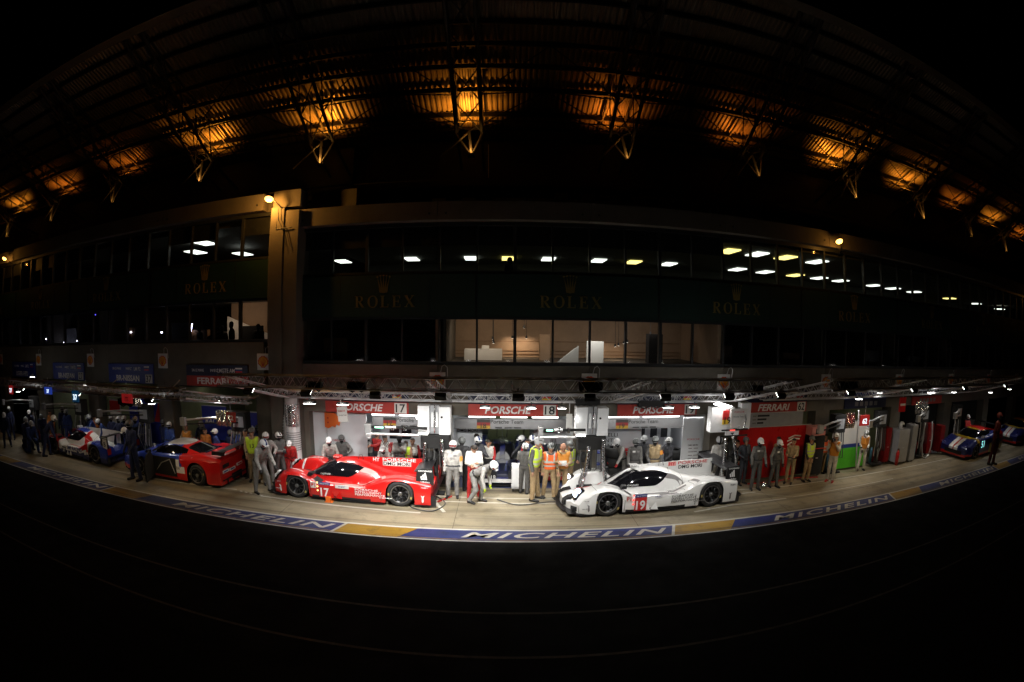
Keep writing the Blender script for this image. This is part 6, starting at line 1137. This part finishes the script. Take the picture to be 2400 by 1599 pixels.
person('crew member in navy beside the tall silver helmeted one', -18.6,14.3,-.17, 20,1.7, 'suit_navy', helmet='helmet_grey', goggles='black', group=BLUE)
person('crew member in navy left of the slashed wall panel', -15.4,14.45,-.19, 0,1.64, 'suit_navy', helmet='helmet_silver', goggles='black', aR=(20,10,40,.1), group=BLUE)
person('crew member in navy with white topped helmet behind the white fin', -14.6,14.55,-.2, 0,1.68, 'suit_navy', helmet='helmet_white', goggles='black', group=BLUE)
person('crew member in navy at the tail of the white prototype', -14.0,14.6,-.22, 0,1.7, 'suit_blue', helmet='helmet_white', stripe='suit_navy', goggles='black', group=BLUE)
person('crew member bending over the white prototype windscreen', -17.6,12.1,0, 130,1.85, 'suit_navy', helmet='helmet_white', goggles='black', lean=45, hp=-15, aL=(50,8,20,.1), aR=(55,8,20,.1), lL=(10,10,6), lR=(-8,10,6), group=BLUE)
person('crew member kneeling at the front wheel of the white prototype', -18.9,12.0,0, 80,1.9, 'suit_blue', helmet='helmet_silver', goggles='black', lean=30, lL=(85,90,8), lR=(10,95,8), aL=(55,8,30,.2), aR=(55,8,30,.2), group=BLUE)
person('second kneeling crew member further left with silver helmet', -19.7,12.3,0, 70,1.9, 'suit_navy', helmet='helmet_silver', goggles='black', lean=25, lL=(80,95,8), lR=(15,100,8), aL=(60,8,30,.2), aR=(50,8,40,.2), group=BLUE)
person('crew member with white helmet at the left edge of the picture', -21.0,11.8,0, 60,1.75, 'suit_navy', helmet='helmet_white', goggles='black', lean=30, lL=(30,50,8), lR=(5,30,8), aL=(45,8,20,.1), group=BLUE)
person('marshal in pale vest at the far left garage', -21.0,13.8,-.08, 20,1.45, 'suit_orange','khaki', hands='skin', head='skin', vest='suit_white', bands=False, group=MAR)
person('marshal in orange near the dim garage column', -19.8,14.1,-.13, 10,1.56, 'suit_orange', hands='skin', head='skin', group=MAR)
for i, (x, y, f_, lb, kw) in enumerate(((-13.3,14.3,20,'crew member in navy with folded arms behind the white tail',dict(aL=(20,6,80,.6), aR=(20,6,80,.6))),(-16.0,13.9,-30,'crew member in blue reaching toward the white prototype roof',dict(torso='suit_blue', lean=22, aL=(60,8,20,.1), aR=(50,8,30,.1))),(-17.0,14.6,10,'crew member in navy by the narrow white panel',dict()),(-20.3,13.0,60,'crew member in navy carrying a wheel gun at far left',dict(lean=15, aL=(30,8,40,.2), aR=(30,8,40,.2))),(-10.7,14.9,-5,'crew member in navy under the RACING lettering',dict()),(-8.2,14.9,15,'crew member in dark blue by the foil box',dict(aL=(30,8,90,.4))),(-14.2,13.75,-15,'crew member in navy resting a hand on the white tail',dict(aR=(50,10,20,0))),(-18.1,13.9,25,'crew member in blue watching over the white nose',dict(torso='suit_blue')),(-19.5,13.3,50,'crew member in navy stooping with a tyre at far left',dict(lean=38, aL=(40,8,30,.2), aR=(40,8,30,.2), lL=(30,40,6), lR=(10,30,6))),(-20.0,12.6,35,'crew member in navy squatting beside the kneeling pair',dict(lean=28, lL=(95,120,12), lR=(85,115,12))),(-15.0,13.75,-35,'crew member in blue bent to the engine cover',dict(torso='suit_blue', lean=36, aL=(45,8,25,.1), aR=(50,8,20,.1))),(-12.4,14.6,5,'crew member in navy between the hose tower and coupe',dict()),(-22.3,12.9,40,'crew member in navy half cut by the left edge',dict()))):
    person(lb, x, y, -.15 if y > 14 else 0, f_, 1.6, kw.pop('torso', 'suit_navy'), helmet=('helmet_white','helmet_silver','helmet_grey')[i % 3], goggles='black', group=BLUE, **kw)
person('marshal in orange vest at the mouth of the olive garage', 11.6,13.9,-.1, -10,1.5, 'suit_char','khaki', hands='skin', head='skin', vest='vest_orange', group=MAR)
person('crew member in red overalls by the grey refuelling towers', 17.2,13.9,-.1, 0,1.55, 'suit_red', helmet='helmet_white', goggles='black'); person('crew member in red overalls beyond coupe 51', 22.0,13.7,0, -20,1.6, 'suit_red', helmet='helmet_white', goggles='black')
# --- onlookers behind glass
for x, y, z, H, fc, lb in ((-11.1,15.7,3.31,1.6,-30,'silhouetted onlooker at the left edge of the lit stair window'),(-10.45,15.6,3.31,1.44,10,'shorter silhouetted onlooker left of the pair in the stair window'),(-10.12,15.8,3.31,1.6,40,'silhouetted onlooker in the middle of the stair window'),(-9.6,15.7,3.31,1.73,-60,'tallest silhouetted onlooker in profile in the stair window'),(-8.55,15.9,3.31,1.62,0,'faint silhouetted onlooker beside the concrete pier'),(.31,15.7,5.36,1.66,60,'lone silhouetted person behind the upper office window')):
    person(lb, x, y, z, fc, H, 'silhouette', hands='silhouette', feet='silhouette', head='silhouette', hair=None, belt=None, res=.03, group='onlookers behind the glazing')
